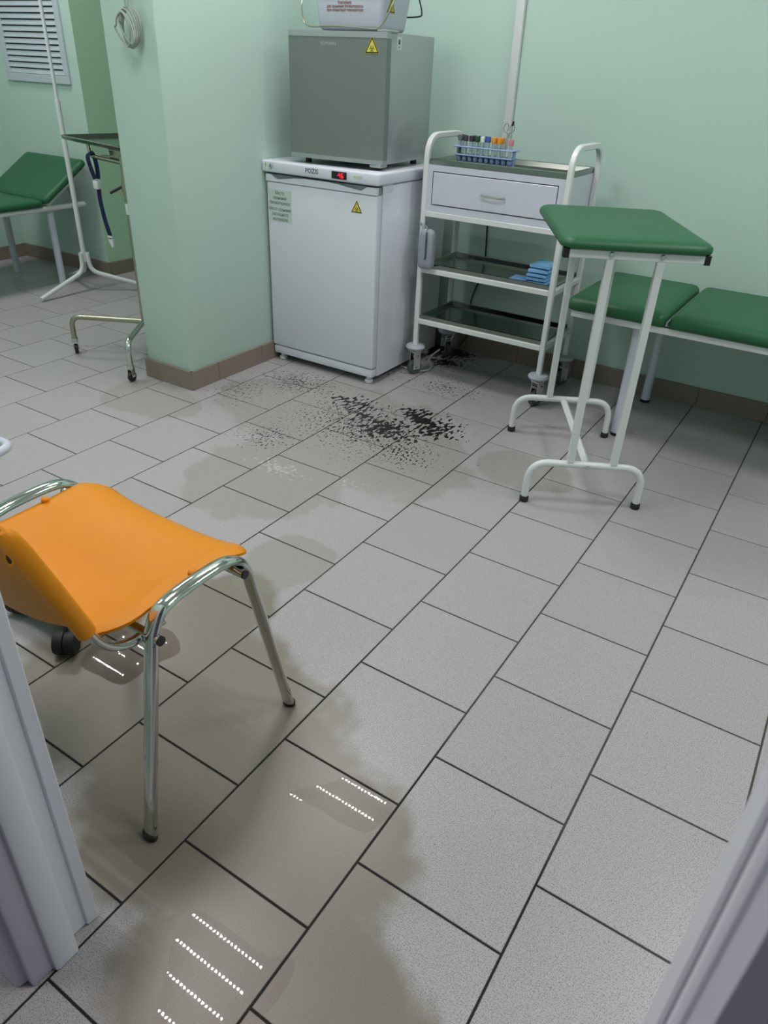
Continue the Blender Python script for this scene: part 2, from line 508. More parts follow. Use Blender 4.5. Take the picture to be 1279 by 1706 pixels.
if rest.v:
    ro = rest.build('tile_field', M_tile, fl, False); ro['kind'] = 'stuff'

struct(MB().box((X0 - .15, Y0 - .15, CEIL), (X1 + .15, Y1 + .15, CEIL + .1)).build('ceiling', M_ceil, None, False))
struct(MB().box((XP1, YB, 0), (X1, YB + .15, CEIL)).build('wall_back', M_wall, None, False))
pw = MB().box((XP0, YP, 0), (XP1, Y1, CEIL), 0.006, 2)
struct(pw.build('wall_partition', M_wall, None, True))
VX, VY = -3.80, 2.70
struct(MB().box((X0 - .1, VY, 0), (VX - .002, Y1, CEIL)).build('wall_alcove', M_wall, None, False))
struct(MB().box((VX - .002, VY + .001, 0), (VX, Y1, CEIL)).build('wall_alcove_side', M_wall_side, None, False))
struct(MB().box((X0 - .15, Y0, 0), (X0, Y1, CEIL)).build('wall_left', M_wall, None, False))
struct(MB().box((X1, Y0, 0), (X1 + .15, YB + .15, CEIL)).build('wall_right', M_wall, None, False))
struct(MB().box((VX, Y1, 0), (XP0, Y1 + .1, CEIL)).build('wall_far', M_wall, None, False))
wf = MB()
wf.box((X0, -.325, 0), (-.335, -.205, CEIL)); wf.box((.515, -.325, 0), (X1, -.205, CEIL)); wf.box((-.335, -.325, 2.12), (.515, -.205, CEIL))
struct(wf.build('wall_front', M_wall, None, False))
struct(MB().box((X0, Y0 - .1, 0), (X1, Y0, CEIL)).build('wall_corridor', M_lilac, None, False))

# skirting tiles, each a piece of its baseboard
def skirting(name, p0, p1, nrm, h=0.088, first_len=0.3, th=0.012):
    p0 = Vector((*p0, 0)); p1 = Vector((*p1, 0)); n = Vector((*nrm, 0)); d = (p1 - p0); L = d.length; d.normalize()
    mort = MB()
    a = [p0, p1]
    i0 = p0 + d * .013; i1 = p1 - d * .013
    q = [i0, i1, i1 + n * (th * .55), i0 + n * (th * .55)]
    mort.add([Vector((v.x, v.y, .0)) for v in q] + [Vector((v.x, v.y, h - .003)) for v in q], [(0, 1, 2, 3), (4, 5, 6, 7), (0, 1, 5, 4), (1, 2, 6, 5), (2, 3, 7, 6), (3, 0, 4, 7)])
    bb = struct(mort.build(name, M_grout, None, False))
    s = 0.0; e = first_len
    while s < L - 0.005:
        e2 = min(e, L)
        c0 = p0 + d * (s + .0012); c1 = p0 + d * (e2 - .0012)
        vs = [c0, c1, c1 + n * th, c0 + n * th]
        m = MB()
        m.add([Vector((v.x, v.y, .0005)) for v in vs] + [Vector((v.x, v.y, h)) for v in (vs[0], vs[1])] + [Vector((v.x, v.y, h - .0015)) for v in (vs[2], vs[3])] + [Vector((v.x, v.y, h)) - n * .0015 for v in (vs[2], vs[3])],
              [(0, 1, 2, 3), (0, 1, 5, 4), (3, 2, 6, 7), (7, 6, 8, 9), (9, 8, 5, 4), (1, 2, 6, 8, 5), (0, 3, 7, 9, 4)])
        m.build('skirting_tile', M_skirt, bb, False)
        s = e2; e = e2 + 0.3
    return bb
skirting('baseboard_back', (X1, YB), (XP1, YB), (0, -1), first_len=(X1 - 0.01) % 0.3 or 0.3)
skirting('baseboard_partition_side', (XP1, YP - .012), (XP1, YB), (1, 0), first_len=0.17)
skirting('baseboard_partition_end', (XP0 - .012, YP), (XP1 + .012, YP), (0, -1), first_len=0.31)
skirting('baseboard_partition_left', (XP0, YP), (XP0, Y1), (-1, 0))
skirting('baseboard_alcove', (X0, VY), (VX + .012, VY), (0, -1), first_len=.3)
skirting('baseboard_alcove_side', (VX, VY), (VX, Y1), (1, 0))
skirting('baseboard_left', (X0, 0.0), (X0, VY), (1, 0))

# door linings
def vprism(poly, z0, z1):
    return MB().prism(poly, lambda a, b, d: Vector((a, b, d)), z0, z1)
dj = struct(vprism([(-.40, -.187), (-.318, -.187), (-.314, -.190), (-.316, -.207), (-.319, -.209), (-.40, -.209)], .004, 2.12).build('trim_1', M_pvc, None, True), 'white plastic door lining at the left foreground')
vprism([(-.34, -.209), (-.321, -.209), (-.322, -.243), (-.34, -.243)], .004, 2.12).build('lining_panel', M_pvc, dj)
vprism([(-.335, -.243), (-.296, -.243), (-.294, -.246), (-.294, -.279), (-.297, -.284), (-.304, -.285), (-.335, -.285)], .0035, 2.12).build('door_stop', M_pvc, dj)
vprism([(-.335, -.285), (-.304, -.285), (-.306, -.317), (-.308, -.320), (-.335, -.320)], .0035, 2.12).build('lining_panel', M_pvc_shaded, dj)
vprism([(-.42, -.318), (-.321, -.320), (-.325, -.333), (-.33, -.336), (-.42, -.336)], .0035, 2.12).build('architrave', M_pvc_shaded, dj)
dr = struct(vprism([(.60, -.187), (.489, -.187), (.4865, -.190), (.4868, -.244), (.489, -.246), (.60, -.246)], .004, 2.12).build('trim_2', M_pvc, None, True), 'white plastic door lining at the lower right corner')
vprism([(.56, -.246), (.4915, -.246), (.4915, -.266), (.56, -.266)], .004, 2.12).build('gasket', M_gasket, dr)
vprism([(.56, -.266), (.490, -.266), (.4872, -.270), (.4872, -.280), (.490, -.284), (.56, -.284)], .004, 2.12).build('glazing_bead', M_pvc, dr)
vprism([(.60, -.284), (.4925, -.284), (.4925, -.330), (.60, -.336)], .004, 2.12).build('lining_panel', M_pvc_shaded, dr)

# ceiling panels of four rows of diodes
pl_words = ['above the middle of the treatment room near the door', 'above the fridges', 'unseen, added above the left alcove entrance', 'above the left couch', 'above the right side near the door', 'above the right couch', 'unseen, added in the corridor']
hs = MB(); led_mesh = None
for i, (px, py) in enumerate(PANELS):
    t = thing('ceiling_light', 'four-row diode ceiling light ' + pl_words[i], 'light', (px, py, CEIL - .045), 0, 'ceiling lights')
    f = MB()
    for a in ((-.3, -.3, .3, -.285), (-.3, .285, .3, .3), (-.3, -.285, -.285, .285), (.285, -.285, .3, .285)):
        f.box((a[0], a[1], -.004), (a[2], a[3], .044), .002, 1)
    f.build('frame', M_white, t, False, world=False)
    MB().box((-.286, -.286, .030), (.286, .286, .040)).build('reflector', M_white, t, False, world=False)
    for yy in (-.216, -.072, .072, .216):
        e = MB()
        for k in range(22):
            x = -.265 + .53 * k / 21
            e.add([(x - .0048, yy - .0055, .0), (x + .0048, yy - .0055, .0), (x + .0048, yy + .0055, .0), (x - .0048, yy + .0055, .0)], [(3, 2, 1, 0)])
        b = MB().box((-.27, yy - .010, .001), (.27, yy + .010, .029)).build('diode_board', M_white, t, False, world=False)
        me = bpy.data.meshes.new('diodes'); me.from_pydata([tuple(v) for v in e.v], [], e.f); me.materials.append(M_led)
        o = bpy.data.objects.new('diodes', me); COL.objects.link(o); o.parent = b

# ------------------------------------------------------------------ medical fridge
def fridge():
    t = thing('medical_fridge', 'white under-counter medical fridge with red display and paper labels', 'fridge', (-1.61, 2.45, 0))
    MB().box((-1.901, 2.20, .032), (-1.306, 2.76, .864), .006, 2).build('body', M_fridge_side, t)
    # door: flat panel, raised band at the top with a dipped hand grip
    d = MB().box((-1.902, 2.156, .078), (-1.309, 2.198, .827), .007, 3).build('door', M_fridge, t)
    xa, xb = -1.902, -1.309
    prof = [(xa, .829), (xb, .829), (xb, .858), (xb - .045, .858), (xb - .055, .853), (xb - .078, .840), (xb - .10, .840), (xb - .20, .853), (xb - .25, .856),
            (xa + .22, .856), (xa + .16, .852), (xa + .075, .840), (xa + .055, .840), (xa + .035, .853), (xa + .028, .858), (xa, .858)]
    n = len(prof)
    MB().prism(prof, lambda a, b, c: Vector((a, c, b)), 2.153, 2.168).build('grip_band', M_fridge, d, ang=50)
    MB().box((xa + .004, 2.1685, .829), (xb - .004, 2.1975, .857)).build('grip_recess', M_rec_shade, d, False)
    MB().box((-1.899, 2.16, .034), (-1.310, 2.20, .074), .006, 2).build('plinth', M_fridge, t)
    MB().box((-1.9, 2.172, .074), (-1.312, 2.2, .079)).build('door_gasket', M_gasket, t, False)
    c = MB().box((-1.914, 2.140, .866), (-1.293, 2.76, .914), .009, 3).build('control_panel', M_fridge, t)
    R, U = (1, 0, 0), (0, 0, 1)
    k = MB().cyl((-1.858, 2.1395, .893), (-1.858, 2.134, .893), .0095, .0085).build('lock', M_chrome, c)
    MB().box((-1.8595, 2.1335, .888), (-1.8565, 2.1342, .898)).build('keyhole', M_black, k, False)
    text('logo_lettering', 'POZIS', .026, (-1.634, 2.1396, .8915), R, U, M_ink_d, c, bold=.0004, xs=1.0)
    text('green_lettering', 'POZIS', .015, (-1.394, 2.1396, .890), R, U, M_ink_green, c, xs=1.1)
    MB().lathe([(.0, 0), (.006, 0), (.006, .0004), (.0, .0004)], n=12, M=Matrix.Translation((-1.889, 2.1399, .897)) @ Matrix.Rotation(math.pi / 2, 4, 'X')).build('green_mark', M_ink_green, c)
    dsp = MB().box((-1.528, 2.137, .8755), (-1.451, 2.1402, .904), .002, 2).build('display', M_black, c)
    def seg(on, x, z, w, h, s):
        q = .0024
        P = {'a': ((0, h), (w, h)), 'g': ((0, h / 2), (w, h / 2)), 'd': ((0, 0), (w, 0)), 'f': ((0, h / 2), (0, h)), 'b': ((w, h / 2), (w, h)), 'e': ((0, 0), (0, h / 2)), 'c': ((w, 0), (w, h / 2))}
        for ch in on:
            (u0, v0), (u1, v1) = P[ch]
            s.box((x + u0 - q / 2, 2.1360, z + v0 - q / 2), (x + u1 + q / 2, 2.1371, z + v1 + q / 2))
    s = MB(); seg('bcfg', -1.490, .8815, .0075, .016, s); seg('acdefg', -1.476, .8815, .0075, .016, s)
    s.box((-1.499, 2.136, .888), (-1.494, 2.1371, .890))
    s.build('display_digits', M_red_led, dsp, False)
    # paper labels on the door
    p = MB().box((-1.893, 2.1552, .664), (-1.762, 2.1562, .797)).build('paper_label', M_paper, d, False)
    for body, z, sz in (('Место', .783, .021), ('хранения', .763, .021), ('биоматериала', .742, .021), ('Место хранения', .7155, .020), ('расходного', .6945, .021), ('материала', .673, .021)):
        text('label_lettering', body, sz, (-1.828, 2.155, z), R, U, M_ink, p, xs=.80)
    biohazard((-1.409, 2.1556, .768), R, U, .05, d)
    st = MB().box((-1.3062, 2.195, .835), (-1.3054, 2.275, .880)).build('side_label', M_fridge, t, False)
    MB().box((-1.3053, 2.205, .866), (-1.3049, 2.213, .877)).build('side_print', M_ink_d, st, False)
    for x in (-1.865, -1.345):
        for y in (2.19, 2.72):
            MB().lathe([(.016, 0), (.02, .003), (.02, .014), (.012, .018), (.012, .033)], (x, y, 0), 16).build('foot', M_white, t)
fridge()

# ------------------------------------------------------------------ silver mini fridge
def mini():
    a = math.radians(4.2)
    t = thing('mini_fridge', 'silver mini fridge standing on the white medical fridge', 'fridge', (-1.772, 2.168, .914), a)
    W, D, H = .452, .44, .478
    B = lambda mb, n, m, p=t, **k: mb.build(n, m, p, world=False, **k)
    B(MB().box((0.004, .052, .022), (W - .004, D, H + .004), .005, 2), 'body', M_silver_side)
    # slightly bowed door
    n = 14; vs = []; fs = []
    prof = [(i / n * W, .010 - .010 * (1 - (2 * i / n - 1) ** 4)) for i in range(n + 1)]
    poly = [(x, y) for x, y in prof] + [(W, .046), (0, .046)]
    door = B(MB().prism(poly, lambda x, y, z: Vector((x, y, z)), .040, H - .018), 'door', M_silver, ang=40)
    B(MB().prism([(x, y - .0015) for x, y in prof] + [(W, .046), (0, .046)], lambda x, y, z: Vector((x, y, z)), H - .018, H + .002), 'door_top_trim', M_silver_side, door, ang=40)
    B(MB().prism([(x, y - .0015) for x, y in prof] + [(W, .046), (0, .046)], lambda x, y, z: Vector((x, y, z)), .024, .040), 'door_bottom_trim', M_silver_trim, door, ang=40)
    B(MB().box((0.006, .046, .03), (W - .006, .052, H - .004)), 'door_gasket', M_black, smooth=False)
    B(MB().box((W - .06, .005, .012), (W - .005, .06, .024), .002, 1), 'hinge', M_silver_trim)
    B(MB().box((W - .05, .02, H + .002), (W + .002, .10, H + .010), .002, 1), 'hinge_cover', M_silver_trim)
    for x, y in ((.05, .07), (W - .05, .07), (.05, D - .05), (W - .05, D - .05)):
        B(MB().cyl((x, y, 0), (x, y, .023), .014), 'foot', M_black)
    R, U = (1, 0, 0), (0, 0, 1)
    text('logo_lettering', 'BOMANN', .0165, (.196, -.0006, .437), R, U, M_ink_light, door, False)
    biohazard((.392, .0020, .428), (1, .045, 0), U, .056, door, False)
    s = B(MB().box((W - .0041, .098, .425), (W - .0034, .138, .470)), 'side_label', M_white_lbl, smooth=False)
    B(MB().box((W - .0034, .111, .444), (W - .003, .126, .460)), 'side_print', M_ink, s, smooth=False)
    B(MB().box((W - .0034, .112, .434), (W - .003, .125, .437)), 'side_print', M_ink, s, smooth=False)
mini()

# ------------------------------------------------------------------ transport container
def container():
    z0 = 1.3965
    t = thing('transport_container', 'white plastic sample container with wire handles on the silver fridge', 'container', (-1.53, 2.33, z0))
    x0, x1, y0, y1 = -1.672, -1.372, 2.245, 2.425
    def shell(f0, f1):
        m = MB()
        q = []
        for z, e in ((f0, 0), (f1, .022)):
            q += [(x0 - e, y0 - e, z), (x1 + e, y0 - e, z), (x1 + e, y1 + e, z), (x0 - e, y1 + e, z)]
        return q
    bm = bmesh.new()
    vs = [bm.verts.new(v) for v in shell(z0, z0 + .19)]
    for f in ((0, 3, 2, 1), (4, 5, 6, 7), (0, 1, 5, 4), (1, 2, 6, 5), (2, 3, 7, 6), (3, 0, 4, 7)): bm.faces.new([vs[i] for i in f])
    bmesh.ops.bevel(bm, geom=bm.edges[:], offset=.018, segments=4, profile=.5, affect='EDGES')
    bm.verts.index_update()
    b = MB().add([v.co.copy() for v in bm.verts], [[v.index for v in f.verts] for f in bm.faces]); bm.free()
    body = b.build('body', M_box, t)
    MB().box((x0 - .04, y0 - .04, z0 + .185), (x1 + .04, y1 + .04, z0 + .205), .008, 3).build('rim', M_box, t)
    MB().box((x0 - .03, y0 - .03, z0 + .205), (x1 + .03, y1 + .03, z0 + .235), .012, 3).build('lid', M_box, t)
    R, U = (1, 0, 0), Vector((0, -.115, 1)).normalized()
    for s, z in (('Контейнер', .0905), ('для хранения биоматериала', .0785), ('при комнатной температуре', .0665)):
        text('label_lettering', s, .0135, (-1.537, y0 - .022 * z / .19 - .0012, z0 + z), R, U, M_ink_red, body, xs=.92)
    biohazard((x1 + .0105, y0 + .05, z0 + .078), (0, 1, 0), Vector((.115, 0, 1)), .05, body)
    # wire handles hanging at front and back
    w = smooth_path([(-1.735, 2.29, z0 + .20), (-1.742, 2.232, z0 + .10), (-1.732, 2.226, z0 + .035), (-1.70, 2.224, z0 + .012), (-1.60, 2.223, z0 + .014), (-1.50, 2.223, z0 + .012),
                     (-1.40, 2.224, z0 + .006), (-1.365, 2.224, z0 + .012), (-1.34, 2.226, z0 + .04), (-1.31, 2.25, z0 + .12), (-1.315, 2.29, z0 + .20)], 6)
    plabel(MB().tube(w, .0028, 8).build('handle', M_steel_sat, t), 'bent wire carrying handle at the front')
    w = smooth_path([(-1.325, 2.36, z0 + .20), (-1.322, 2.42, z0 + .13), (-1.325, 2.463, z0 + .075), (-1.345, 2.468, z0 + .060), (-1.45, 2.468, z0 + .058), (-1.6, 2.468, z0 + .06), (-1.72, 2.46, z0 + .075), (-1.73, 2.42, z0 + .13), (-1.735, 2.36, z0 + .20)], 6)
    MB().tube(w, .0028, 8).build('handle', M_black, t)
    MB().box((-1.352, 2.30, z0 + .135), (-1.325, 2.38, z0 + .150), .004, 2).build('clip', M_box, t)
container()

# ------------------------------------------------------------------ instrument trolley
TX0, TX1, TY0, TY1 = -1.245, -.585, 2.41, 2.755
def caster(t, x, y, rz, disc_z=.142, r=.036, wheel=M_grey_rubber, disc=True):
    M = Matrix.Translation((x, y, 0)) @ Matrix.Rotation(rz, 4, 'Z')
    c = MB()
    c.box((-.020, -.024, .112), (.020, .024, .122), .002, 1, M); c.tube([M @ Vector((-.024, .012, .09)), M @ Vector((.024, .012, .09))], .007, 8)
    c.box((-.020, -.016, .026), (-.0165, .022, .114), .001, 1, M); c.box((.0165, -.016, .026), (.020, .022, .114), .001, 1, M)
    c.tube([M @ Vector((-.020, 0, r)), M @ Vector((.020, 0, r))], .006, 8)
    fork = c.build('caster', M_chrome, t)
    W = MB(); vs = []
    pr = [(-.012, r * .5), (-.012, r * .9), (-.008, r), (.008, r), (.012, r * .9), (.012, r * .5)]
    n = 20; 
    for s, rr in pr:
        for k in range(n):
            a = 2 * math.pi * k / n
            vs.append(M @ Vector((s, rr * math.cos(a), r + rr * math.sin(a))))
    fs = [(i * n + k, i * n + (k + 1) % n, (i + 1) * n + (k + 1) % n, (i + 1) * n + k) for i in range(5) for k in range(n)]
    fs += [tuple(range(n)), tuple(range(5 * n, 6 * n))]
    W.add(vs, fs); W.build('wheel', wheel, fork)
    S = MB().cyl((x, y, .122), (x, y, disc_z), .009, n=10)
    S.build('stem', M_chrome, fork)
    if disc:
        MB().lathe([(.014, -.018), (.042, -.013), (.047, -.004), (.042, .005), (.018, .009), (.012, .009)], (x, y, disc_z), 24).build('bumper', M_grey_pl, fork)

def trolley():
    t = thing('instrument_trolley', 'white metal instrument trolley with drawer and two steel shelves', 'trolley', ((TX0 + TX1) / 2, (TY0 + TY1) / 2, 0))
    q = .0115
    for x, nm in ((TX0 + q, 'l'), (TX1 - q, 'r')):
        y0, y1 = TY0 + q, TY1 - q
        pts = fillet([(x, y0, .146), (x, y0, 1.045), (x, y1, 1.045), (x, y1, .146)], .085, 8)
        MB().tube(pts, q, square=True, side=(1, 0, 0)).build('side_frame', M_white, t)
    def frame(z, nm):
        m = MB(); h = .011
        m.box((TX0 + .023, TY0 + .001, z - h), (TX1 - .023, TY0 + .021, z + h), .0015, 1)
        m.box((TX0 + .023, TY1 - .021, z - h), (TX1 - .023, TY1 - .001, z + h), .0015, 1)
        m.box((TX0 + .001, TY0 + .0235, z - h), (TX0 + .021, TY1 - .0235, z + h), .0015, 1)
        m.box((TX1 - .021, TY0 + .0235, z - h), (TX1 - .001, TY1 - .0235, z + h), .0015, 1)
        return m.build('shelf_frame', M_white, t)
    def tray(z, nm, lip=.022):
        x0, x1, y0, y1 = TX0 + .024, TX1 - .024, TY0 + .012, TY1 - .020
        m = MB()
        rings = [(0.0, z + lip), (.004, z + lip + .002), (.010, z + lip), (.026, z), (.06, z - .0005)]
        vs = []
        for e, zz in rings:
            vs += [(x0 + e, y0 + e, zz), (x1 - e, y0 + e, zz), (x1 - e, y1 - e, zz), (x0 + e, y1 - e, zz)]
        fs = [(i * 4 + k, i * 4 + (k + 1) % 4, (i + 1) * 4 + (k + 1) % 4, (i + 1) * 4 + k) for i in range(4) for k in range(4)]
        fs.append((16, 17, 18, 19))
        lo = [(x0, y0, z - .002), (x1, y0, z - .002), (x1, y1, z - .002), (x0, y1, z - .002)]
        b0 = len(vs); vs += lo
        fs += [(k, (k + 1) % 4, b0 + (k + 1) % 4, b0 + k) for k in range(4)] + [(b0, b0 + 1, b0 + 2, b0 + 3)]
        m.add(vs, fs)
        return m.build(nm, M_steel, t, ang=20)
    frame(.266, 'a'); frame(.502, 'b'); frame(.742, 'c')
    tray(.279, 'shelf_tray', .016); tray(.515, 'shelf_tray', .016); tray(.941, 'top_tray', .018)
    # drawer cabinet
    z0, z1 = .7535, .938; x0, x1 = TX0 + .0235, TX1 - .0235; ya, yb = TY0 + .004, TY1 - .004
    c = MB()
    c.box((x0, ya + .02, z0), (x0 + .004, yb, z1)); c.box((x1 - .004, ya + .02, z0), (x1, yb, z1)); c.box((x0, yb - .004, z0), (x1, yb, z1)); c.box((x0, ya, z0), (x1, yb, z0 + .004))
    c.box((x0, ya, z1 - .024), (x1, ya + .02, z1)); c.box((x0, ya, z0 + .004), (x1, ya + .02, z0 + .027))
    c.box((x0, ya, z0 + .027), (x0 + .024, ya + .02, z1 - .024)); c.box((x1 - .024, ya, z0 + .027), (x1, ya + .02, z1 - .024))
    c.build('cabinet', M_white_cool, t, False)
    MB().box((x0 + .024, ya + .014, z0 + .027), (x1 - .024, ya + .018, z1 - .024)).build('drawer_gap_shade', M_dark, t, False)  # dark sheet stands in for the shade around the drawer
    d = MB().box((x0 + .028, ya - .002, z0 + .031), (x1 - .028, ya + .013, z1 - .028), .0015, 1).build('drawer', M_white_cool, t)
    xm = -.907
    h = smooth_path([(xm - .052, ya - .001, .845), (xm - .047, ya - .016, .845), (xm - .02, ya - .022, .8435), (xm + .02, ya - .022, .8425), (xm + .047, ya - .016, .843), (xm + .052, ya - .001, .843)], 4)
    MB().tube(h, .0028, 8, side=(0, 0, 1), w=.0045).build('drawer_handle', M_chrome, d)
    for x, y, r in ((TX0 + .012, TY0 + .012, -.5), (TX1 - .012, TY0 + .012, -.35), (TX1 - .012, TY1 - .012, -.6), (TX0 + .012, TY1 - .012, 1.2)):
        caster(t, x, y, r)
trolley()

# things on the trolley
def rack():
    z = .9425
    x0, x1, y0, y1 = -1.160, -.893, 2.52, 2.585
    t = thing('test_tube_rack', 'pale blue plastic test tube rack on the trolley top', 'rack', ((x0 + x1) / 2, (y0 + y1) / 2, z))
    MB().box((x0 - .006, y0 - .006, z + .062), (x1 + .006, y1 + .006, z + .067), .002, 1).build('top_plate', M_blue_rack, t)
    MB().box((x0, y0, z + .030), (x1, y1, z + .037), .002, 1).build('middle_plate', M_blue_rack, t)
    for i in range(10):
        for j in range(2):
            x = x0 + .016 + i * (x1 - x0 - .032) / 9; y = y0 + .018 + j * (y1 - y0 - .036)
            MB().lathe([(.002, .006), (.007, .008), (.0105, .014), (.0115, .022), (.0115, .031)], (x, y, z), 12).build('tube_cup', M_blue_rack, t)
    for x in (x0 + .004, x1 - .004):
        MB().box((x - .0035, (y0 + y1) / 2 - .01, z), (x + .0035, (y0 + y1) / 2 + .01, z + .064), .001, 1).build('end_post', M_blue_rack, t)
    return x0, x1, y0, y1, z
rx0, rx1, ry0, ry1, rz_ = rack()
M_cap = {k: mat('cap_' + k, c, 0.45) for k, c in dict(grey=rgb(96, 104, 106), dark=rgb(66, 62, 70), purple=rgb(70, 46, 78), green=rgb(26, 74, 40), white=rgb(214, 224, 220), blue=rgb(56, 96, 178), orange=rgb(226, 148, 38), pink=rgb(206, 132, 140)).items()}
def tube_thing(i, j, colour, label, top=.098):
    x = rx0 + .016 + i * (rx1 - rx0 - .032) / 9; y = ry0 + .018 + j * (ry1 - ry0 - .036)
    t = thing('test_tube', label, 'test tube', (x, y, rz_ + .0235), 0, 'blood tubes in the rack')
    MB().lathe([(.0015, .0), (.005, .001), (.0075, .006), (.0075, top - .036)], (x, y, rz_ + .0235), 12).build('glass', M_glass, t)
    z = rz_ + top - .0125
    MB().lathe([(.0085, 0), (.0105, .001), (.0105, .019), (.0095, .022), (.002, .0222)], (x, y, z), 14).build('cap', M_cap[colour], t)
tube_thing(0, 0, 'grey', 'grey-capped blood tube at the left end of the blue rack, front row')
tube_thing(0, 1, 'dark', 'dark-capped blood tube at the left end of the blue rack, rear row')
tube_thing(1, 0, 'dark', 'dark-capped blood tube in the front row beside the grey-capped tube')
tube_thing(2, 1, 'purple', 'purple-capped blood tube in the rear row of the rack')
tube_thing(2, 0, 'purple', 'purple-capped blood tube in the front row of the rack')
tube_thing(3, 0, 'green', 'dark green-capped blood tube in the front row, next to the purple one')
tube_thing(3, 1, 'green', 'dark green-capped blood tube in the rear row, left of the two')
tube_thing(4, 1, 'green', 'dark green-capped blood tube in the rear row behind the white-capped tube')
tube_thing(4, 0, 'white', 'white-capped blood tube beside the blue-capped one')
tube_thing(5, 0, 'blue', 'blue-capped blood tube in the middle of the rack', .100)
tube_thing(6, 0, 'orange', 'orange-capped blood tube in the front row next to the blue-capped one')
tube_thing(6, 1, 'orange', 'orange-capped blood tube in the rear row, leftmost of two')
tube_thing(7, 0, 'orange', 'orange-capped blood tube in the front row nearest the scissors')
tube_thing(7, 1, 'orange', 'orange-capped blood tube in the rear row, rightmost of two')
tube_thing(9, 0, 'pink', 'pink-capped blood tube at the right end beside the scissors', .096)

def scissors():
    x, y = rx0 + .016 + 8 * (rx1 - rx0 - .032) / 9, ry0 + .018
    t = thing('scissors', 'steel scissors standing handles up in the tube rack', 'scissors', (x, y, rz_ + .024))
    A = Vector((x, y, rz_ + .026)); U = Vector((.07, .02, 1)).normalized(); R = Vector((1, .1, 0)).normalized()
    P = lambda a, b, c=0: A + U * b + R * a + Vector((0, c, 0))
    for s in (-1, 1):
        bl = MB().tube([P(-.001 * s, 0, .0012 * s), P(-.003 * s, .05, .0012 * s), P(0, .085, .0012 * s), P(.004 * s, .105, .0012 * s)], [.0008, .0014, .0016, .0014], 8, side=R, w=[.001, .0042, .0045, .003])
        b = bl.build('blade', M_chrome, t)
        ring = [P(.0125 * s + .0095 * math.cos(k * math.pi / 9), .121 + .0165 * math.sin(k * math.pi / 9), .0012 * s) for k in range(18)]
        MB().tube(ring, .0019, 8, closed=True).build('finger_ring', M_chrome, b)
    MB().cyl(P(0, .085, -.004), P(0, .085, .004), .003, n=10).build('pivot', M_chrome, t)
    MB().cyl(P(.011, .13), P(.013, .146), .0045, n=10).build('black_tip', M_black, t)
scissors()

def pouch():
    t = thing('zip_pouch', 'slim grey zipped fabric pouch hanging on the left trolley post', 'pouch', (-1.196, 2.405, .533))
    z0 = .520
    m = MB()
    n = 10; prof = [(.020, 0), (.026, .006), (.028, .02), (.029, .08), (.028, .14), (.024, .158), (.014, .165), (.003, .167)]
    M = Matrix.Translation((-1.187, 2.386, z0)) @ Matrix.Diagonal((1.2, .75, 1, 1))
    def sq(prof, M, n=28):
        vs = []; fs = []
        for r, z in prof:
            for k in range(n):
                a = 2 * math.pi * k / n
                c, s = math.cos(a), math.sin(a)
                e = .5
                vs.append(M @ Vector((r * abs(c) ** e * (1 if c >= 0 else -1), r * abs(s) ** e * (1 if s >= 0 else -1), z)))
        for i in range(len(prof) - 1):
            for k in range(n): fs.append((i * n + k, i * n + (k + 1) % n, (i + 1) * n + (k + 1) % n, (i + 1) * n + k))
        fs.append(tuple(range(n))[::-1]); fs.append(tuple(range((len(prof) - 1) * n, len(prof) * n)))
        return vs, fs
    t.location = (-1.187, 2.386, z0)
    MB().add(*sq(prof, M)).build('body', M_pouch, t, ang=60)
    zp = [(-1.180, 2.3640, z0 + .046), (-1.179, 2.3632, z0 + .09), (-1.180, 2.3642, z0 + .14), (-1.183, 2.371, z0 + .159), (-1.186, 2.384, z0 + .168)]
    MB().tube(fillet([(-1.212, 2.3845, z0 + .162), (-1.226, 2.400, z0 + .178), (-1.247, 2.408, z0 + .182), (-1.2475, 2.436, z0 + .182), (-1.2195, 2.436, z0 + .182), (-1.2195, 2.408, z0 + .180), (-1.19, 2.388, z0 + .165)], .006, 4), .0012, 8, side=(0, 0, 1), w=.005).build('hanging_loop', M_pouch, t)
    MB().tube(smooth_path(zp, 4), .0015, 8, side=(1, 0, 0), w=.005).build('zip', M_zip, t)
    MB().add(*sq([(.0215, -.0005), (.0275, .006), (.0298, .02), (.0302, .046)], M)).build('pocket', M_pouch, t, ang=60)
    MB().box((-1.183, 2.3585, z0 + .040), (-1.177, 2.3625, z0 + .056), .001, 1).build('zip_pull', M_zip, t)
pouch()

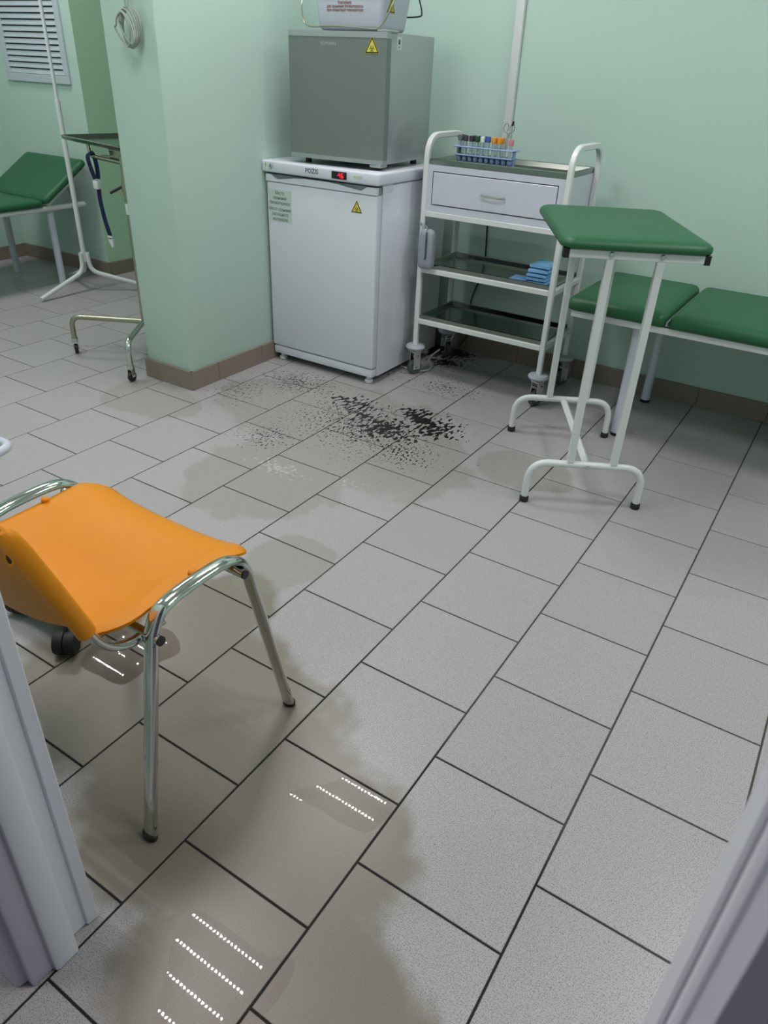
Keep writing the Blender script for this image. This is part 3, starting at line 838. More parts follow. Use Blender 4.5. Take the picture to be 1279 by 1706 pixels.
def napkin(x0, y0, x1, y1, z0, layers, th, label, rz=0.0):
    t = thing('napkin_pack', label, 'napkins', ((x0 + x1) / 2, (y0 + y1) / 2, z0), 0, 'blue napkins on the trolley shelf')
    for i in range(layers):
        m = MB()
        dx = random.uniform(-.004, .004); dy = random.uniform(-.004, .004)
        nx = 6; ny = 6; vs = []; fs = []
        c = Vector(((x0 + x1) / 2, (y0 + y1) / 2, 0)); Rm = Matrix.Rotation(rz + random.uniform(-.03, .03), 3, 'Z')
        for s in (0, 1):
            for a in range(nx + 1):
                for b in range(ny + 1):
                    u = a / nx; v = b / ny
                    edge = min(u, 1 - u, v, 1 - v)
                    z = z0 + i * th + (th * .92 if s else 0) - (th * .32 * (1 - min(1, edge * 6)) if s else -th * .1 * (1 - min(1, edge * 6))) + random.uniform(-.0006, .0006) * s
                    p = Vector((x0 + (x1 - x0) * u + dx, y0 + (y1 - y0) * v + dy, 0)) - c
                    p = Rm @ p + c
                    vs.append((p.x, p.y, max(z, z0)))
        k = (nx + 1) * (ny + 1)
        ix = lambda a, b: a * (ny + 1) + b
        for a in range(nx):
            for b in range(ny):
                fs.append((ix(a, b), ix(a, b + 1), ix(a + 1, b + 1), ix(a + 1, b)))
                fs.append((k + ix(a, b), k + ix(a + 1, b), k + ix(a + 1, b + 1), k + ix(a, b + 1)))
        for a in range(nx):
            fs.append((ix(a, 0), ix(a + 1, 0), k + ix(a + 1, 0), k + ix(a, 0))); fs.append((ix(a, ny), k + ix(a, ny), k + ix(a + 1, ny), ix(a + 1, ny)))
        for b in range(ny):
            fs.append((ix(0, b), k + ix(0, b), k + ix(0, b + 1), ix(0, b + 1))); fs.append((ix(nx, b), ix(nx, b + 1), k + ix(nx, b + 1), k + ix(nx, b)))
        m.add(vs, fs); m.build('napkin', M_napkin, t, ang=70)
napkin(-.815, 2.450, -.737, 2.55, .5172, 2, .004, 'thin blue napkins lying flat beside the thicker packs')
napkin(-.730, 2.450, -.642, 2.56, .5172, 3, .0155, 'lower folded blue napkin pack on the middle shelf')
napkin(-.728, 2.455, -.640, 2.565, .5645, 2, .020, 'upper folded blue napkin pack on top of the other')

# ------------------------------------------------------------------ tall padded stand
def tall_table():
    A = Vector((-.29, 1.60, 0)); a = math.atan2(.186, .34)
    t = thing('armrest_table', 'tall narrow white stand with green padded top', 'table', A, a)
    B = lambda mb, n, m, p=t, **k: mb.build(n, m, p, world=False, **k)
    Ln, Dp = .387, .578
    q = .0115
    for y, yy in ((0, 'f'), (Dp, 'r')):
        pts = fillet([(0, y, .014), (.002, y, .155), (Ln - .002, y, .155), (Ln, y, .014)], .085, 8)
        ft = B(MB().tube(pts, .0125, 12), 'foot_bar', M_white)
        for x in (0, Ln):
            B(MB().lathe([(.013, 0), (.016, .003), (.016, .018), (.0135, .022)], (x, y, 0), 14), 'rubber_foot', M_rubber, ft)
        for x in (.135, .281):
            B(MB().box((x - q, y - q, .164), (x + q, y + q, .832), .002, 1), 'upright', M_white)
    B(MB().tube([(Ln / 2, .012, .152), (Ln / 2, Dp - .012, .152)], .011, square=True), 'stretcher', M_white)
    B(MB().cyl((Ln / 2, -.0135, .154), (Ln / 2, -.019, .154), .009, n=6), 'bolt', M_chrome)
    for y in (0, Dp):
        e_ = .006 if y == 0 else .045
        r = B(MB().box((e_, y - .012, .832), (.412 - e_, y + .012, .856), .0015, 1), 'top_rail', M_white)
        for x in (.135, .281):
            s = -1 if y == 0 else 1
            B(MB().cyl((x, y + s * .012, .846), (x, y + s * .018, .846), .008, .006, 10), 'bolt', M_chrome, r)
        for x in ((-.004, .400) if y == 0 else ()):
            B(MB().box((x, y - .013, .830), (x + .018, y + .013, .857), .001, 1), 'end_cap', M_black, r)
    for x in (.0, .386):
        B(MB().box((x + .018 if x == 0 else x - .005, .0125, .834), (x + .036 if x == 0 else x + .013, Dp - .0125, .8555), .0015, 1), 'side_rail', M_white)
    # pad: rounded plan, crowned edge
    x0, x1, y0, y1 = -.014, .424, -.03, Dp + .03
    rings = []
    for e, z in ((.012, .857), (.002, .861), (.0, .868), (.002, .877), (.012, .885), (.03, .889), (.07, .891)):
        ring = []
        rad = .045
        for cx_, cy_, a0 in ((x1 - rad, y1 - rad, 0), (x0 + rad, y1 - rad, 90), (x0 + rad, y0 + rad, 180), (x1 - rad, y0 + rad, 270)):
            for k in range(7):
                an = math.radians(a0 + 15 * k); rr = max(rad - e, .004)
                ex = max(0, e - rad + .004)
                ring.append((cx_ + rr * math.cos(an) - ex * (1 if a0 in (0, 270) else -1), cy_ + rr * math.sin(an) - ex * (1 if a0 in (0, 90) else -1), z))
        rings.append(ring)
    n = len(rings[0]); vs = [p for r in rings for p in r]
    fs = [(i * n + k, i * n + (k + 1) % n, (i + 1) * n + (k + 1) % n, (i + 1) * n + k) for i in range(len(rings) - 1) for k in range(n)]
    fs += [tuple(range(n))[::-1], tuple(range((len(rings) - 1) * n, len(rings) * n))]
    B(MB().add(vs, fs), 'pad', M_green, ang=60)
tall_table()

# ------------------------------------------------------------------ couch pads
def pad_mesh(x0, x1, y0, y1, z0, z1, rad=.05, M=None):
    rings = []
    h = z1 - z0
    for e, z in ((.014, z0), (.003, z0 + .1 * h), (.0, z0 + .3 * h), (.003, z0 + .62 * h), (.014, z0 + .85 * h), (.032, z0 + .96 * h), (.05, z1)):
        ring = []
        for cx_, cy_, a0 in ((x1 - rad, y1 - rad, 0), (x0 + rad, y1 - rad, 90), (x0 + rad, y0 + rad, 180), (x1 - rad, y0 + rad, 270)):
            for k in range(6):
                an = math.radians(a0 + 18 * k); rr = max(rad - e, .004); ex = max(0, e - rad + .004)
                ring.append((cx_ + rr * math.cos(an) - ex * (1 if a0 in (0, 270) else -1), cy_ + rr * math.sin(an) - ex * (1 if a0 in (0, 90) else -1), z))
        rings.append(ring)
    n = len(rings[0]); vs = [p for r in rings for p in r]
    fs = [(i * n + k, i * n + (k + 1) % n, (i + 1) * n + (k + 1) % n, (i + 1) * n + k) for i in range(len(rings) - 1) for k in range(n)]
    fs += [tuple(range(n))[::-1], tuple(range((len(rings) - 1) * n, len(rings) * n))]
    return MB().add(vs, fs, M)

def couch_right():
    t = thing('examination_couch', 'green padded examination couch with white frame along the right back wall', 'couch', (.5, 2.53, 0))
    ya, yb = 2.275, 2.865
    pad_mesh(-.485, -.093, ya, yb, .492, .545, .03).build('head_pad', M_green, t, ang=60)
    pad_mesh(-.085, 1.42, ya, yb, .492, .545, .03).build('body_pad', M_green, t, ang=60)
    f = MB()
    for y in (ya + .03, yb - .03):
        f.box((-.46, y - .0125, .465), (1.40, y + .0125, .490), .002, 1)
    for x in (-.46, -.21, 1.15, 1.375):
        f.box((x, ya + .0425, .466), (x + .025, yb - .0425, .489), .002, 1)
    f.build('frame', M_white, t)
    for x in (-.198, 1.16):
        for y in (2.345, 2.79):
            l = MB().cyl((x, y, .012), (x, y, .466), .0195, n=18).build('leg', M_white_cool, t)
            MB().lathe([(.0185, 0), (.0205, .003), (.0205, .014)], (x, y, 0), 16).build('foot_cap', M_rubber, l)
    MB().box((-.092, ya + .012, .498), (-.086, yb - .012, .514), 0).build('hinge_strip', M_silver_trim, t, False)
couch_right()

def couch_left():
    t = thing('reclining_couch', 'green couch with raised head section beside the drip stand', 'couch', (-4.08, 1.9, 0))
    x0, x1 = -4.37, -3.785
    pad_mesh(x0, x1, .60, 2.305, .482, .522, .04).build('body_pad', M_green, t, ang=60)
    an = math.atan2(.205, .33)
    M = Matrix.Translation((0, 2.312, .485)) @ Matrix.Rotation(an, 4, 'X')
    pad_mesh(x0, x1, 0, .40, 0, .042, .04, M).build('head_pad', M_green, t, ang=60)
    for x in (x0 + .04, x1 - .035):
        MB().tube([(x, .65, .464), (x, 2.60, .464)], .0155, 12).build('side_rail', M_white, t)
        MB().tube([M @ Vector((x, .02, -.0135)), M @ Vector((x, .36, -.0135))], .0115, 10).build('head_support', M_white, t)
        for y in (.9, 2.365):
            l = MB().cyl((x + (.0 if x < -4 else -.03), y, .01), (x + (0 if x < -4 else -.03), y, .45), .0215, n=16).build('leg', M_white_cool, t)
            MB().lathe([(.021, 0), (.0225, .003), (.0225, .012)], (x + (0 if x < -4 else -.03), y, 0), 14).build('foot_cap', M_white_cool, l)
    m = MB()
    for y in (.9, 2.365): m.tube([(x0 + .0555, y, .462), (x1 - .0505, y, .462)], .012, 10)
    m.build('cross_rail', M_white, t)
    MB().tube([(x1 - .035, 2.53, .48), (x1 - .035, 2.50, .568)], .007, 8).build('prop', M_steel_sat, t)
couch_left()

# ------------------------------------------------------------------ drip stand
def drip():
    c = Vector((-3.615, 2.385, 0))
    t = thing('drip_stand', 'white tubular drip stand on three splayed feet in front of the vent', 'stand', c)
    MB().tube([c + Vector((0, 0, .19)), c + Vector((0, 0, 1.05))], .0145, 12).build('lower_pole', M_white, t)
    MB().tube([c + Vector((0, 0, 1.05)), c + Vector((0, 0, 1.9))], .0095, 12).build('upper_pole', M_white, t)
    MB().tube([c + Vector((0, 0, .175)), c + Vector((0, 0, .215))], .0185, 12).build('hub', M_white, t)
    for p in ((-3.600, 2.030), (-3.955, 2.505), (-3.30, 2.635)):
        d = (Vector((*p, 0)) - c)
        u = d.normalized()
        path = fillet([c + u * .022 + Vector((0, 0, .23)), c + u * .024 + Vector((0, 0, .118)), Vector((p[0], p[1], .0165))], .06, 6)
        f = MB().tube(path, .0135, 12).build('foot', M_white, t)
    for s in (-1, 1):
        h = [c + Vector((0, 0, 1.88)), c + Vector((s * .06, 0, 1.87)), c + Vector((s * .09, 0, 1.89)), c + Vector((s * .1, 0, 1.92))]
        MB().tube(smooth_path(h, 4), .004, 8).build('hook', M_chrome, t)
drip()

# ------------------------------------------------------------------ steel tray table behind the partition
def mayo():
    J = Vector((-2.385, 1.77, 0))
    t = thing('tray_table', 'stainless steel tray table on casters partly hidden by the wall end', 'table', J)
    MB().tube([J + Vector((0, 0, .19)), J + Vector((0, 0, .91))], .0105, 12).build('column', M_steel_sat, t)
    a, b = Vector((-2.71, 1.60, 0)), Vector((-2.205, 1.515, 0)); cc = Vector((-2.33, 2.16, 0))
    for p, rz in ((a, .95), (b, .25), (cc, .6)):
        u = (p - J).normalized()
        path = fillet([J + Vector((0, 0, .185)), Vector((p.x, p.y, .185)), Vector((p.x, p.y, .074))], .075, 8)
        arm = MB().tube(path, .0128, 12).build('leg', M_chrome if p is b else M_steel_sat, t)
        M = Matrix.Translation((p.x, p.y, 0)) @ Matrix.Rotation(rz, 4, 'Z')
        k = MB(); k.cyl((p.x, p.y, .062), (p.x, p.y, .078), .0165, n=14)
        k.box((-.013, -.012, .022), (-.0105, .012, .064), .001, 1, M); k.box((.0105, -.012, .022), (.013, .012, .064), .001, 1, M); k.box((-.013, -.012, .058), (.013, .012, .064), .001, 1, M)
        if p is a: k.box((-.008, .012, .050), (.008, .042, .054), .001, 1, M)
        f = k.build('caster', M_chrome, arm)
        vs = []; n = 18; r = .0235
        for s, rr in ((-.0085, r * .55), (-.0085, r * .92), (-.006, r), (.006, r), (.0085, r * .92), (.0085, r * .55)):
            for q in range(n):
                an = 2 * math.pi * q / n
                vs.append(M @ Vector((s, rr * math.cos(an), r + rr * math.sin(an))))
        fs = [(i * n + q, i * n + (q + 1) % n, (i + 1) * n + (q + 1) % n, (i + 1) * n + q) for i in range(5) for q in range(n)] + [tuple(range(n)), tuple(range(5 * n, 6 * n))]
        MB().add(vs, fs).build('wheel', M_rubber, arm)
    # tray with raised rim
    ang = math.radians(-13)
    M = Matrix.Translation((-2.955, 1.885, .925)) @ Matrix.Rotation(ang, 4, 'Z')
    W, D = .66, .44
    def rr(e, z, rad=.03):
        o = []
        for cx_, cy_, a0 in ((W - rad, D - rad, 0), (rad, D - rad, 90), (rad, rad, 180), (W - rad, rad, 270)):
            for k in range(5):
                an = math.radians(a0 + 22.5 * k); q = max(rad - e, .004); ex = max(0, e - rad + .004)
                o.append((cx_ + q * math.cos(an) - ex * (1 if a0 in (0, 270) else -1), cy_ + q * math.sin(an) - ex * (1 if a0 in (0, 90) else -1), z))
        return o
    rings = [rr(.02, 0), rr(.004, .006), rr(0, .018), rr(.004, .022), rr(.010, .020), rr(.03, .006), rr(.05, .004)]
    n = len(rings[0]); vs = [p for r in rings for p in r]
    fs = [(i * n + k, i * n + (k + 1) % n, (i + 1) * n + (k + 1) % n, (i + 1) * n + k) for i in range(len(rings) - 1) for k in range(n)]
    fs += [tuple(range(n))[::-1], tuple(range((len(rings) - 1) * n, len(rings) * n))]
    MB().add(vs, fs, M).build('tray', M_steel, t, ang=25)
    path = fillet([M @ Vector((.235, .03, .004)), M @ Vector((.245, .03, -.048)), M @ Vector((.62, .03, -.048)), M @ Vector((.63, .03, .004))], .03, 6)
    MB().tube(path, .0085, 10).build('under_rail', M_steel_sat, t)
    MB().tube([M @ Vector((.31, .05, -.046)), M @ Vector((.58, .30, -.02)), M @ Vector((.6, .36, .003))], .006, 8).build('under_rail', M_steel_sat, t)
    br = MB().box((.40, .045, -.05), (.62, .12, .004), .003, 1, M).build('bracket', M_steel_sat, t)
    MB().cyl(M @ Vector((.425, .045, -.02)), M @ Vector((.425, .034, -.02)), .010, n=12).build('bolt', M_chrome, br)
    kn = MB().tube([J + Vector((0, 0, .765)), J + Vector((0, 0, .800))], .0165, 12).build('clamp', M_steel_sat, t)
    MB().tube([J + Vector((-.018, 0, .785)), J + Vector((-.075, -.025, .755))], .006, 8).build('clamp_lever', M_black, kn)
    MB().tube([J + Vector((0, 0, .672)), J + Vector((0, 0, .718))], .0125, 12).build('sleeve', M_white, t)
    return M
MT = mayo()

def strap():
    t = thing('tourniquet_strap', 'navy blue tourniquet strap with white buckle hanging from the steel table', 'strap', (-2.68, 1.855, .50))
    y = 1.838
    for dy, sx in ((-.012, -.004), (.010, .012)):
        pts = smooth_path([(-2.685, y + .008, .893), (-2.682 + sx, y + dy, .878), (-2.672 + sx, y + dy, .83), (-2.662 + sx * .3, y + dy * .6, .785)], 5)
        MB().tube(pts, .0012, 8, side=(1, .2, 0), w=.0125).build('loop', M_navy, t)
    b = MB().box((-2.678, y - .014, .742), (-2.646, y + .012, .778), .003, 2).build('buckle', M_white, t)
    pts = smooth_path([(-2.658, y, .744), (-2.660, y, .69), (-2.648, y, .61), (-2.630, y, .548), (-2.627, y, .535)], 6)
    MB().tube(pts, .0015, 8, side=(1, .2, 0), w=.0125).build('webbing', M_navy, t)
    e = MB().prism([(-.015, .030), (.015, .030), (.014, .0), (.004, -.022), (-.004, -.022), (-.014, 0)], lambda a, b_, c: Vector((-2.622 + a + b_ * -.25, y + c, .508 + b_)), -.004, .004)
    eo = e.build('plastic_tip', M_white, t)
    MB().box((-2.637, y - .0048, .524), (-2.613, y - .0038, .528)).build('slot', M_navy, eo, False)
strap()

# ------------------------------------------------------------------ vent grille on the alcove wall
def vent():
    x0, x1, z0, z1 = -4.50, -3.885, 1.115, 1.74
    y = VY
    t = thing('vent_grille', 'white louvred ventilation grille on the green alcove wall', 'vent', ((x0 + x1) / 2, y, z0))
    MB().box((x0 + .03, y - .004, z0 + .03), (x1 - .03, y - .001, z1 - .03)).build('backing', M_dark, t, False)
    f = MB(); b = .043
    for lo, hi in (((x0, z0), (x1, z0 + b)), ((x0, z1 - b), (x1, z1)), ((x0, z0 + b), (x0 + b, z1 - b)), ((x1 - b, z0 + b), (x1, z1 - b))):
        f.box((lo[0], y - .016, lo[1]), (hi[0], y - .0005, hi[1]), .002, 1)
    f.build('frame', M_vent, t)
    z = z0 + b + .003; k = 0
    while z < z1 - b - .02:
        m = MB()
        m.prism([(-.0135, .0), (-.0125, -.001), (-.0045, .022), (-.0055, .024)], lambda a, bb, c: Vector((c, y + a, z + bb)), x0 + b + .001, x1 - b - .001)
        m.build('slat', M_vent, t)
        z += .0315
vent()

# ------------------------------------------------------------------ hanging cable coil, wall duct, cords
def coil():
    c = Vector((-2.008, 1.575, 1.365))
    t = thing('cable_coil', 'grey cable coiled in a loose knot hanging before the wall end', 'cable', c)
    m = MB()
    for i in range(5):
        pts = []
        rx, rz = .026 + .004 * i, .056 + .003 * ((i * 7) % 3)
        ph = i * .5; tl = .62 - .22 * i
        for k in range(28):
            a = 2 * math.pi * k / 28
            x = rx * math.cos(a); z = rz * math.sin(a)
            pts.append(c + Vector((x * math.cos(tl) - z * math.sin(tl), -.012 + .006 * i + .004 * math.sin(a + ph), x * math.sin(tl) + z * math.cos(tl))))
        MB().tube(pts, .0033, 8, closed=True).build('cable_loop', M_cable, t)
    s = smooth_path([c + Vector((-.045, -.02, .005)), c + Vector((-.03, -.024, .03)), c + Vector((.0, -.026, .045)), c + Vector((.018, -.022, .02)), c + Vector((.02, -.018, -.02)), c + Vector((.0, -.016, -.058)), c + Vector((-.035, -.016, -.03)), c + Vector((-.055, -.018, .0)), c + Vector((-.045, -.02, .005))], 6)
    MB().tube(s, .0033, 8).build('cable_wrap', M_cable, t)
    for s_ in (-1, 1):
        p = smooth_path([c + Vector((.004 * s_, 0, .05)), c + Vector((-.004 + .008 * s_, .004, .09)), c + Vector((.013 * s_, .008, .2)), c + Vector((.012 * s_, .012, .7)), c + Vector((.01 * s_, .015, 1.385))], 5)
        MB().tube(p, .0028, 8).build('cable_lead', M_cable, t)
coil()
o = recentre(MB().box((-1.108, YB - .022, .80), (-1.070, YB - .0005, CEIL - .001), .003, 2).build('cable_duct', M_white, None))
tag(o, 'narrow white vertical cable duct on the green back wall', 'duct')
o = recentre(MB().tube(smooth_path([(-1.10, YB - .03, .80), (-1.135, YB - .016, .70), (-1.13, YB - .012, .52), (-1.135, YB - .012, .42), (-1.18, YB - .016, .27), (-1.165, YB - .02, .15), (-1.20, YB - .04, .045), (-1.25, YB - .08, .006), (-1.30, YB - .07, .006)], 6), .004, 8).build('power_cord', M_black, None))
tag(o, 'thin black power cord hanging down behind the trolley', 'cord')
o = recentre(MB().tube(smooth_path([(-1.33, 2.46, .0055), (-1.27, 2.448, .0055), (-1.215, 2.462, .0055), (-1.195, 2.51, .0055), (-1.215, 2.565, .0055), (-1.26, 2.62, .0055), (-1.285, 2.72, .01), (-1.25, 2.80, .05), (-1.235, 2.84, .12), (-1.235, 2.87, .26)], 6), .0045, 8).build('white_cord', M_cable_w, None))
tag(o, 'white cord looping on the floor behind the trolley caster', 'cord')

# ------------------------------------------------------------------ orange chair
def chair():
    t = thing('stacking_chair', 'orange plastic stacking chair with chrome flat-oval legs', 'chair', (-.63, .17, 0))
    for s, xt, xf in ((1, -.386, -.358), (-1, -.884, -.912)):
        raw = [(xf, -.030, .012), (xt, .066, .43), (xt, .085, .462), (xt, .115, .474), (xt, .17, .478), (xt, .23, .477), (xt, .265, .470), (xt, .292, .452), (xt, .308, .42), (xf, .384, .012)]
        p = [Vector(raw[0]), Vector(raw[0]).lerp(Vector(raw[1]), .9)] + smooth_path(raw[1:-1], 5) + [Vector(raw[-2]).lerp(Vector(raw[-1]), .1), Vector(raw[-1])]
        f = MB().tube(p, .0098, 16, side=(1, 0, 0), w=.0165).build('leg_frame', M_chrome, t)
        for y in (-.030, .384):
            yy = y - .0025 if y < 0 else y + .0025
            MB().lathe([(.0115, 0), (.0135, .003), (.0135, .014), (.0115, .016)], n=16, M=Matrix.Translation((xf, yy, 0)) @ Matrix.Diagonal((1.28, .82, 1, 1))).build('foot_cap', M_black, f)
        # back post: leaves the frame, dips and rises into the back shell
        xu = xt - s * .022
        bp = smooth_path([(xt - s * .012, .105, .432), (xu, .076, .420), (xu, .045, .418), (xu, .012, .430), (xu, -.018, .460), (xu, -.040, .508), (xu, -.070, .595), (xu, -.100, .680)], 5)
        MB().tube(bp, .0088, 14, side=(1, 0, 0), w=.0105).build('back_post', M_chrome, t)
    for y, z in ((.281, .4375), (.067, .424)):
        c = MB().tube([(-.905, y, z), (-.366, y, z)], .0095, 14).build('cross_tube', M_chrome, t)
        for x in (-.3655, -.9055):
            MB().cyl((x, y, z), (x + (.003 if x > -.6 else -.003), y, z), .0092, n=14).build('tube_plug', M_black, c)
    # seat shell
    nx, ny = 22, 20
    def P(u, v, s):
        y = -.004 + (.350 + .004) * v
        wl = .228 + .012 * v - .006 * math.sin(math.pi * v)
        # rounded front corners
        if v > .86: wl -= .028 * ((v - .86) / .14) ** 2.2
        if v < .22: wl -= .035 * ((.22 - v) / .22) ** 2
        x = -.635 + wl * (2 * u - 1)
        e = abs(2 * u - 1)
        z = .462 + .013 * e ** 4 - .010 * (1 - e * e)
        if v > .80: z -= .030 * ((v - .80) / .20) ** 2
        z += -.016 * math.exp(-((v - .28) / .2) ** 2) * (1 - e * e)
        if v < .25: z -= .012 * ((.25 - v) / .25)
        if e > .93: z -= .012 * (e - .93) / .07
        return Vector((x, y, z + s))
    vs = []; fs = []
    for s in (0, -.006):
        for i in range(nx + 1):
            for j in range(ny + 1):
                vs.append(P(i / nx, j / ny, s))
    k = (nx + 1) * (ny + 1); ix = lambda i, j: i * (ny + 1) + j
    for i in range(nx):
        for j in range(ny):
            fs.append((ix(i, j), ix(i + 1, j), ix(i + 1, j + 1), ix(i, j + 1))); fs.append((k + ix(i, j), k + ix(i, j + 1), k + ix(i + 1, j + 1), k + ix(i + 1, j)))
    for i in range(nx):
        fs.append((ix(i, 0), k + ix(i, 0), k + ix(i + 1, 0), ix(i + 1, 0))); fs.append((ix(i, ny), ix(i + 1, ny), k + ix(i + 1, ny), k + ix(i, ny)))
    for j in range(ny):
        fs.append((ix(0, j), ix(0, j + 1), k + ix(0, j + 1), k + ix(0, j))); fs.append((ix(nx, j), k + ix(nx, j), k + ix(nx, j + 1), ix(nx, j + 1)))
    seat = MB().add(vs, fs).build('seat', M_orange, t, ang=65)
    for x, y in ((-.852, .20), (-.418, .20)):
        z = .473 if x < -.6 else .4695
        MB().lathe([(.0085, -.004), (.0085, .001), (.006, .0035), (.001, .0045)], (x, y, z), 14).build('seat_rivet', M_orange, seat)
    # back shell, bowed backwards, with tubular sleeves
    prof = [(-.030, .478), (-.040, .508), (-.070, .595), (-.100, .680), (-.114, .718), (-.120, .732)]
    def ypz(z):
        for (ya, za), (yb, zb) in zip(prof, prof[1:]):
            if z <= zb: return ya + (yb - ya) * (z - za) / (zb - za)
        return prof[-1][0]
    nx, nz = 24, 14; vs = []; fs = []
    xl, xr = -.858, -.412
    for s in (0, 1):
        for i in range(nx + 1):
            u = i / nx; e = abs(2 * u - 1)
            zt = .730 - .030 * max(0, (e - .86) / .14) ** 2 + .006 * (1 - e * e); zb = .496 - .045 * (1 - e ** 2)
            for j in range(nz + 1):
                z = zb + (zt - zb) * j / nz
                bow = .011 - .030 * (1 - e * e)
                vs.append((xl + (xr - xl) * u, ypz(z) + bow + (.0025 if s else -.0025), z))
    k = (nx + 1) * (nz + 1); ix = lambda i, j: i * (nz + 1) + j
    for i in range(nx):
        for j in range(nz):
            fs.append((ix(i, j), ix(i + 1, j), ix(i + 1, j + 1), ix(i, j + 1))); fs.append((k + ix(i, j), k + ix(i, j + 1), k + ix(i + 1, j + 1), k + ix(i + 1, j)))
    for i in range(nx):
        fs.append((ix(i, 0), k + ix(i, 0), k + ix(i + 1, 0), ix(i + 1, 0))); fs.append((ix(i, nz), ix(i + 1, nz), k + ix(i + 1, nz), k + ix(i, nz)))
    for j in range(nz):
        fs.append((ix(0, j), ix(0, j + 1), k + ix(0, j + 1), k + ix(0, j))); fs.append((ix(nx, j), k + ix(nx, j), k + ix(nx, j + 1), ix(nx, j + 1)))
    back = MB().add(vs, fs).build('backrest', M_orange, t, ang=65)
    for x in (xl, xr):
        pts = [(x, ypz(z) + 0, z) for z in (.492, .52, .56, .60, .64, .68, .70, .715, .724, .729)]
        rr_ = [.0165, .0165, .0165, .0165, .0162, .016, .0155, .014, .011, .005]
        sl = MB().tube(pts, rr_, 16, side=(1, 0, 0), w=[a * .95 for a in rr_]).build('post_sleeve', M_orange, back)
        y = ypz(.684)
        sx = 1 if x > -.6 else -1
        h = MB().lathe([(.0085, 0), (.0105, .001), (.0105, .003), (.0075, .003), (.0075, .0012)], n=14, M=Matrix.Translation((x - .004 * sx, y - .0145, .682)) @ Matrix.Rotation(math.radians(82), 4, 'X'))
        h.build('screw_socket', M_orange, sl)
        MB().lathe([(.0012, 0), (.007, 0), (.007, .0016), (.0012, .0016)], n=12, M=Matrix.Translation((x - .004 * sx, y - .0148, .682)) @ Matrix.Rotation(math.radians(82), 4, 'X')).build('screw_hole', M_dark, sl)
chair()

# ------------------------------------------------------------------ low wheeled base, one caster in the picture
def dolly():
    t = thing('wheeled_base', 'black caster of a low wheeled base under the orange chair', 'dolly', (-1.045, .33, 0))
    MB().box((-1.165, .222, .066), (-.935, .44, .082), .006, 2).build('platform', M_black, t)
    for x, y, a in ((-.920, .205, .62), (-1.15, .235, .3), (-.95, .425, 1.2), (-1.15, .425, 2.0)):
        rot = Matrix.Translation((x, y, 0)) @ Matrix.Rotation(a, 4, 'Z')
        k = MB()
        for s in (-1, 1):
            vs = []; n = 22; r = .031
            for q, rr in ((.0015, r * .6), (.0015, r), (.021, r), (.026, r * .92), (.027, r * .5)):
                for kk in range(n):
                    an = 2 * math.pi * kk / n
                    vs.append(rot @ Vector((q * s, rr * math.cos(an), r + rr * math.sin(an))))
            fs = [(i_ * n + kk, i_ * n + (kk + 1) % n, (i_ + 1) * n + (kk + 1) % n, (i_ + 1) * n + kk) for i_ in range(4) for kk in range(n)] + [tuple(range(n)), tuple(range(4 * n, 5 * n))]
            k.add(vs, fs)
        k.tube([(x, y, .05), (x * .96 - 1.045 * .04, y * .9 + .033, .072)], .006, 8)
        k.build('caster', M_rubber, t)
dolly()

# ------------------------------------------------------------------ low white tubular step frame at the left edge
def step():
    a = math.radians(9)
    M = Matrix.Translation((-1.462, .492, 0)) @ Matrix.Rotation(a, 4, 'Z')
    t = thing('tubular_frame', 'rounded corner of a low white tubular frame at the left edge', 'frame', (-1.68, .33, 0))
    z = .30; W, D = .44, .30
    loop = fillet([(-W / 2, 0, z), (0, 0, z), (0, -D, z), (-W, -D, z), (-W, 0, z), (-W / 2, 0, z)], .05, 6)[:-1]
    MB().tube([M @ p for p in loop], .0135, 12, closed=True).build('top_ring', M_white_cool, t)
    for x, y in ((-.25, -.0), (-.25, -D), (-W + .06, 0), (-W + .06, -D)):
        l = MB().tube([M @ Vector((x, y, .008)), M @ Vector((x, y, z - .012))], .0115, 12).build('leg', M_white_cool, t)
        MB().lathe([(.0125, 0), (.014, .002), (.014, .014)], M @ Vector((x, y, 0)), 12).build('foot_cap', M_rubber, l)
step()

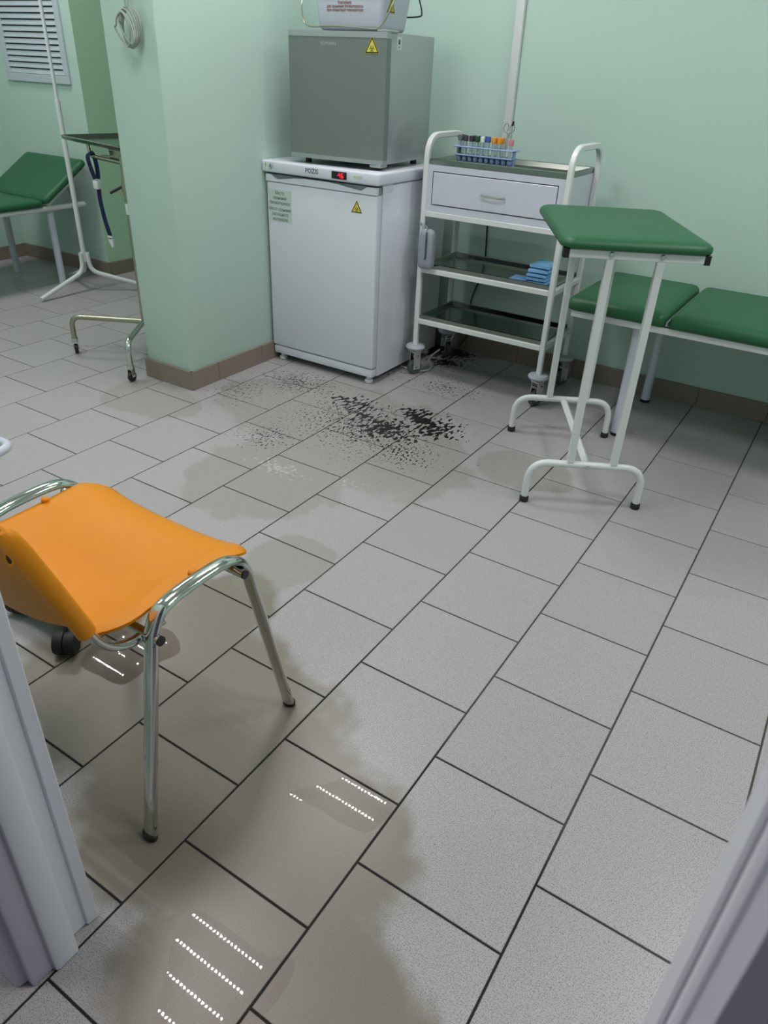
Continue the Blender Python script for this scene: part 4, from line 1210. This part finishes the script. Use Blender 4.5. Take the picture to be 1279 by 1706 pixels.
# ------------------------------------------------------------------ water on the floor
def puddle(pts, z, m, label, name='water_puddle', wob=.006, rim=.006, group='water on the floor'):
    P = smooth_path([(x, y, 0) for x, y in pts], 8, True)
    c = sum(P, Vector()) / len(P)
    Q = []
    for i, p in enumerate(P):
        d = (p - c); f = 1 + wob * math.sin(i * 1.7 + len(pts)) * .6 + random.uniform(-wob, wob)
        Q.append(c + d * f)
    n = len(Q)
    area = sum(Q[i - 1].x * Q[i].y - Q[i].x * Q[i - 1].y for i in range(n))
    sg = 1 if area > 0 else -1
    def inset(k):
        o = []
        for i in range(n):
            tg = (Q[(i + 3) % n] - Q[i - 3]).normalized()
            o.append(Q[i] + Vector((-tg.y, tg.x, 0)) * sg * k)
        return o
    vs = []; dep = []
    for ring, zz, dd in ((Q, .0002, 0.0), (inset(rim * .12), z, .12 if rim > .01 else 1.0), (inset(rim), z, 1.0)):
        vs += [(p.x, p.y, zz) for p in ring]; dep += [dd] * n
    fs = [tuple(range(2 * n, 3 * n))] + [(r * n + i, r * n + (i + 1) % n, (r + 1) * n + (i + 1) % n, (r + 1) * n + i) for r in range(2) for i in range(n)]
    bm = bmesh.new(); bv = [bm.verts.new(v) for v in vs]
    for f in fs: bm.faces.new([bv[i] for i in f])
    bmesh.ops.recalc_face_normals(bm, faces=bm.faces)
    bmesh.ops.triangulate(bm, faces=[f for f in bm.faces if len(f.verts) > 4])
    me = bpy.data.meshes.new(name); bm.to_mesh(me); bm.free(); me.materials.append(m)
    at = me.attributes.new('film_depth', 'FLOAT', 'POINT'); at.data.foreach_set('value', dep)
    o = bpy.data.objects.new(name, me); COL.objects.link(o)
    recentre(o)
    return tag(o, label, 'water', group)
puddle([(-.184, -.088), (-.116, -.077), (-.035, -.076), (-.003, -.055), (.018, -.06), (.03, -.10), (.02, -.175), (-.02, -.244), (-.095, -.256), (-.147, -.186), (-.178, -.14)], .0012, M_water, 'clear puddle mirroring four lamp strips in the lower left foreground')
puddle([(-.203, .193), (-.156, .254), (-.106, .314), (-.037, .302), (-.005, .278), (-.017, .216), (-.079, .2), (-.132, .202)], .0012, M_water, 'small clear puddle by a tile corner between the chair legs and doorway')
puddle([(-.849, .191), (-.881, .234), (-.875, .307), (-.84, .376), (-.774, .408), (-.696, .365), (-.713, .292), (-.721, .207), (-.792, .194)], .0012, M_water, 'bright puddle under the orange chair beside the black caster')
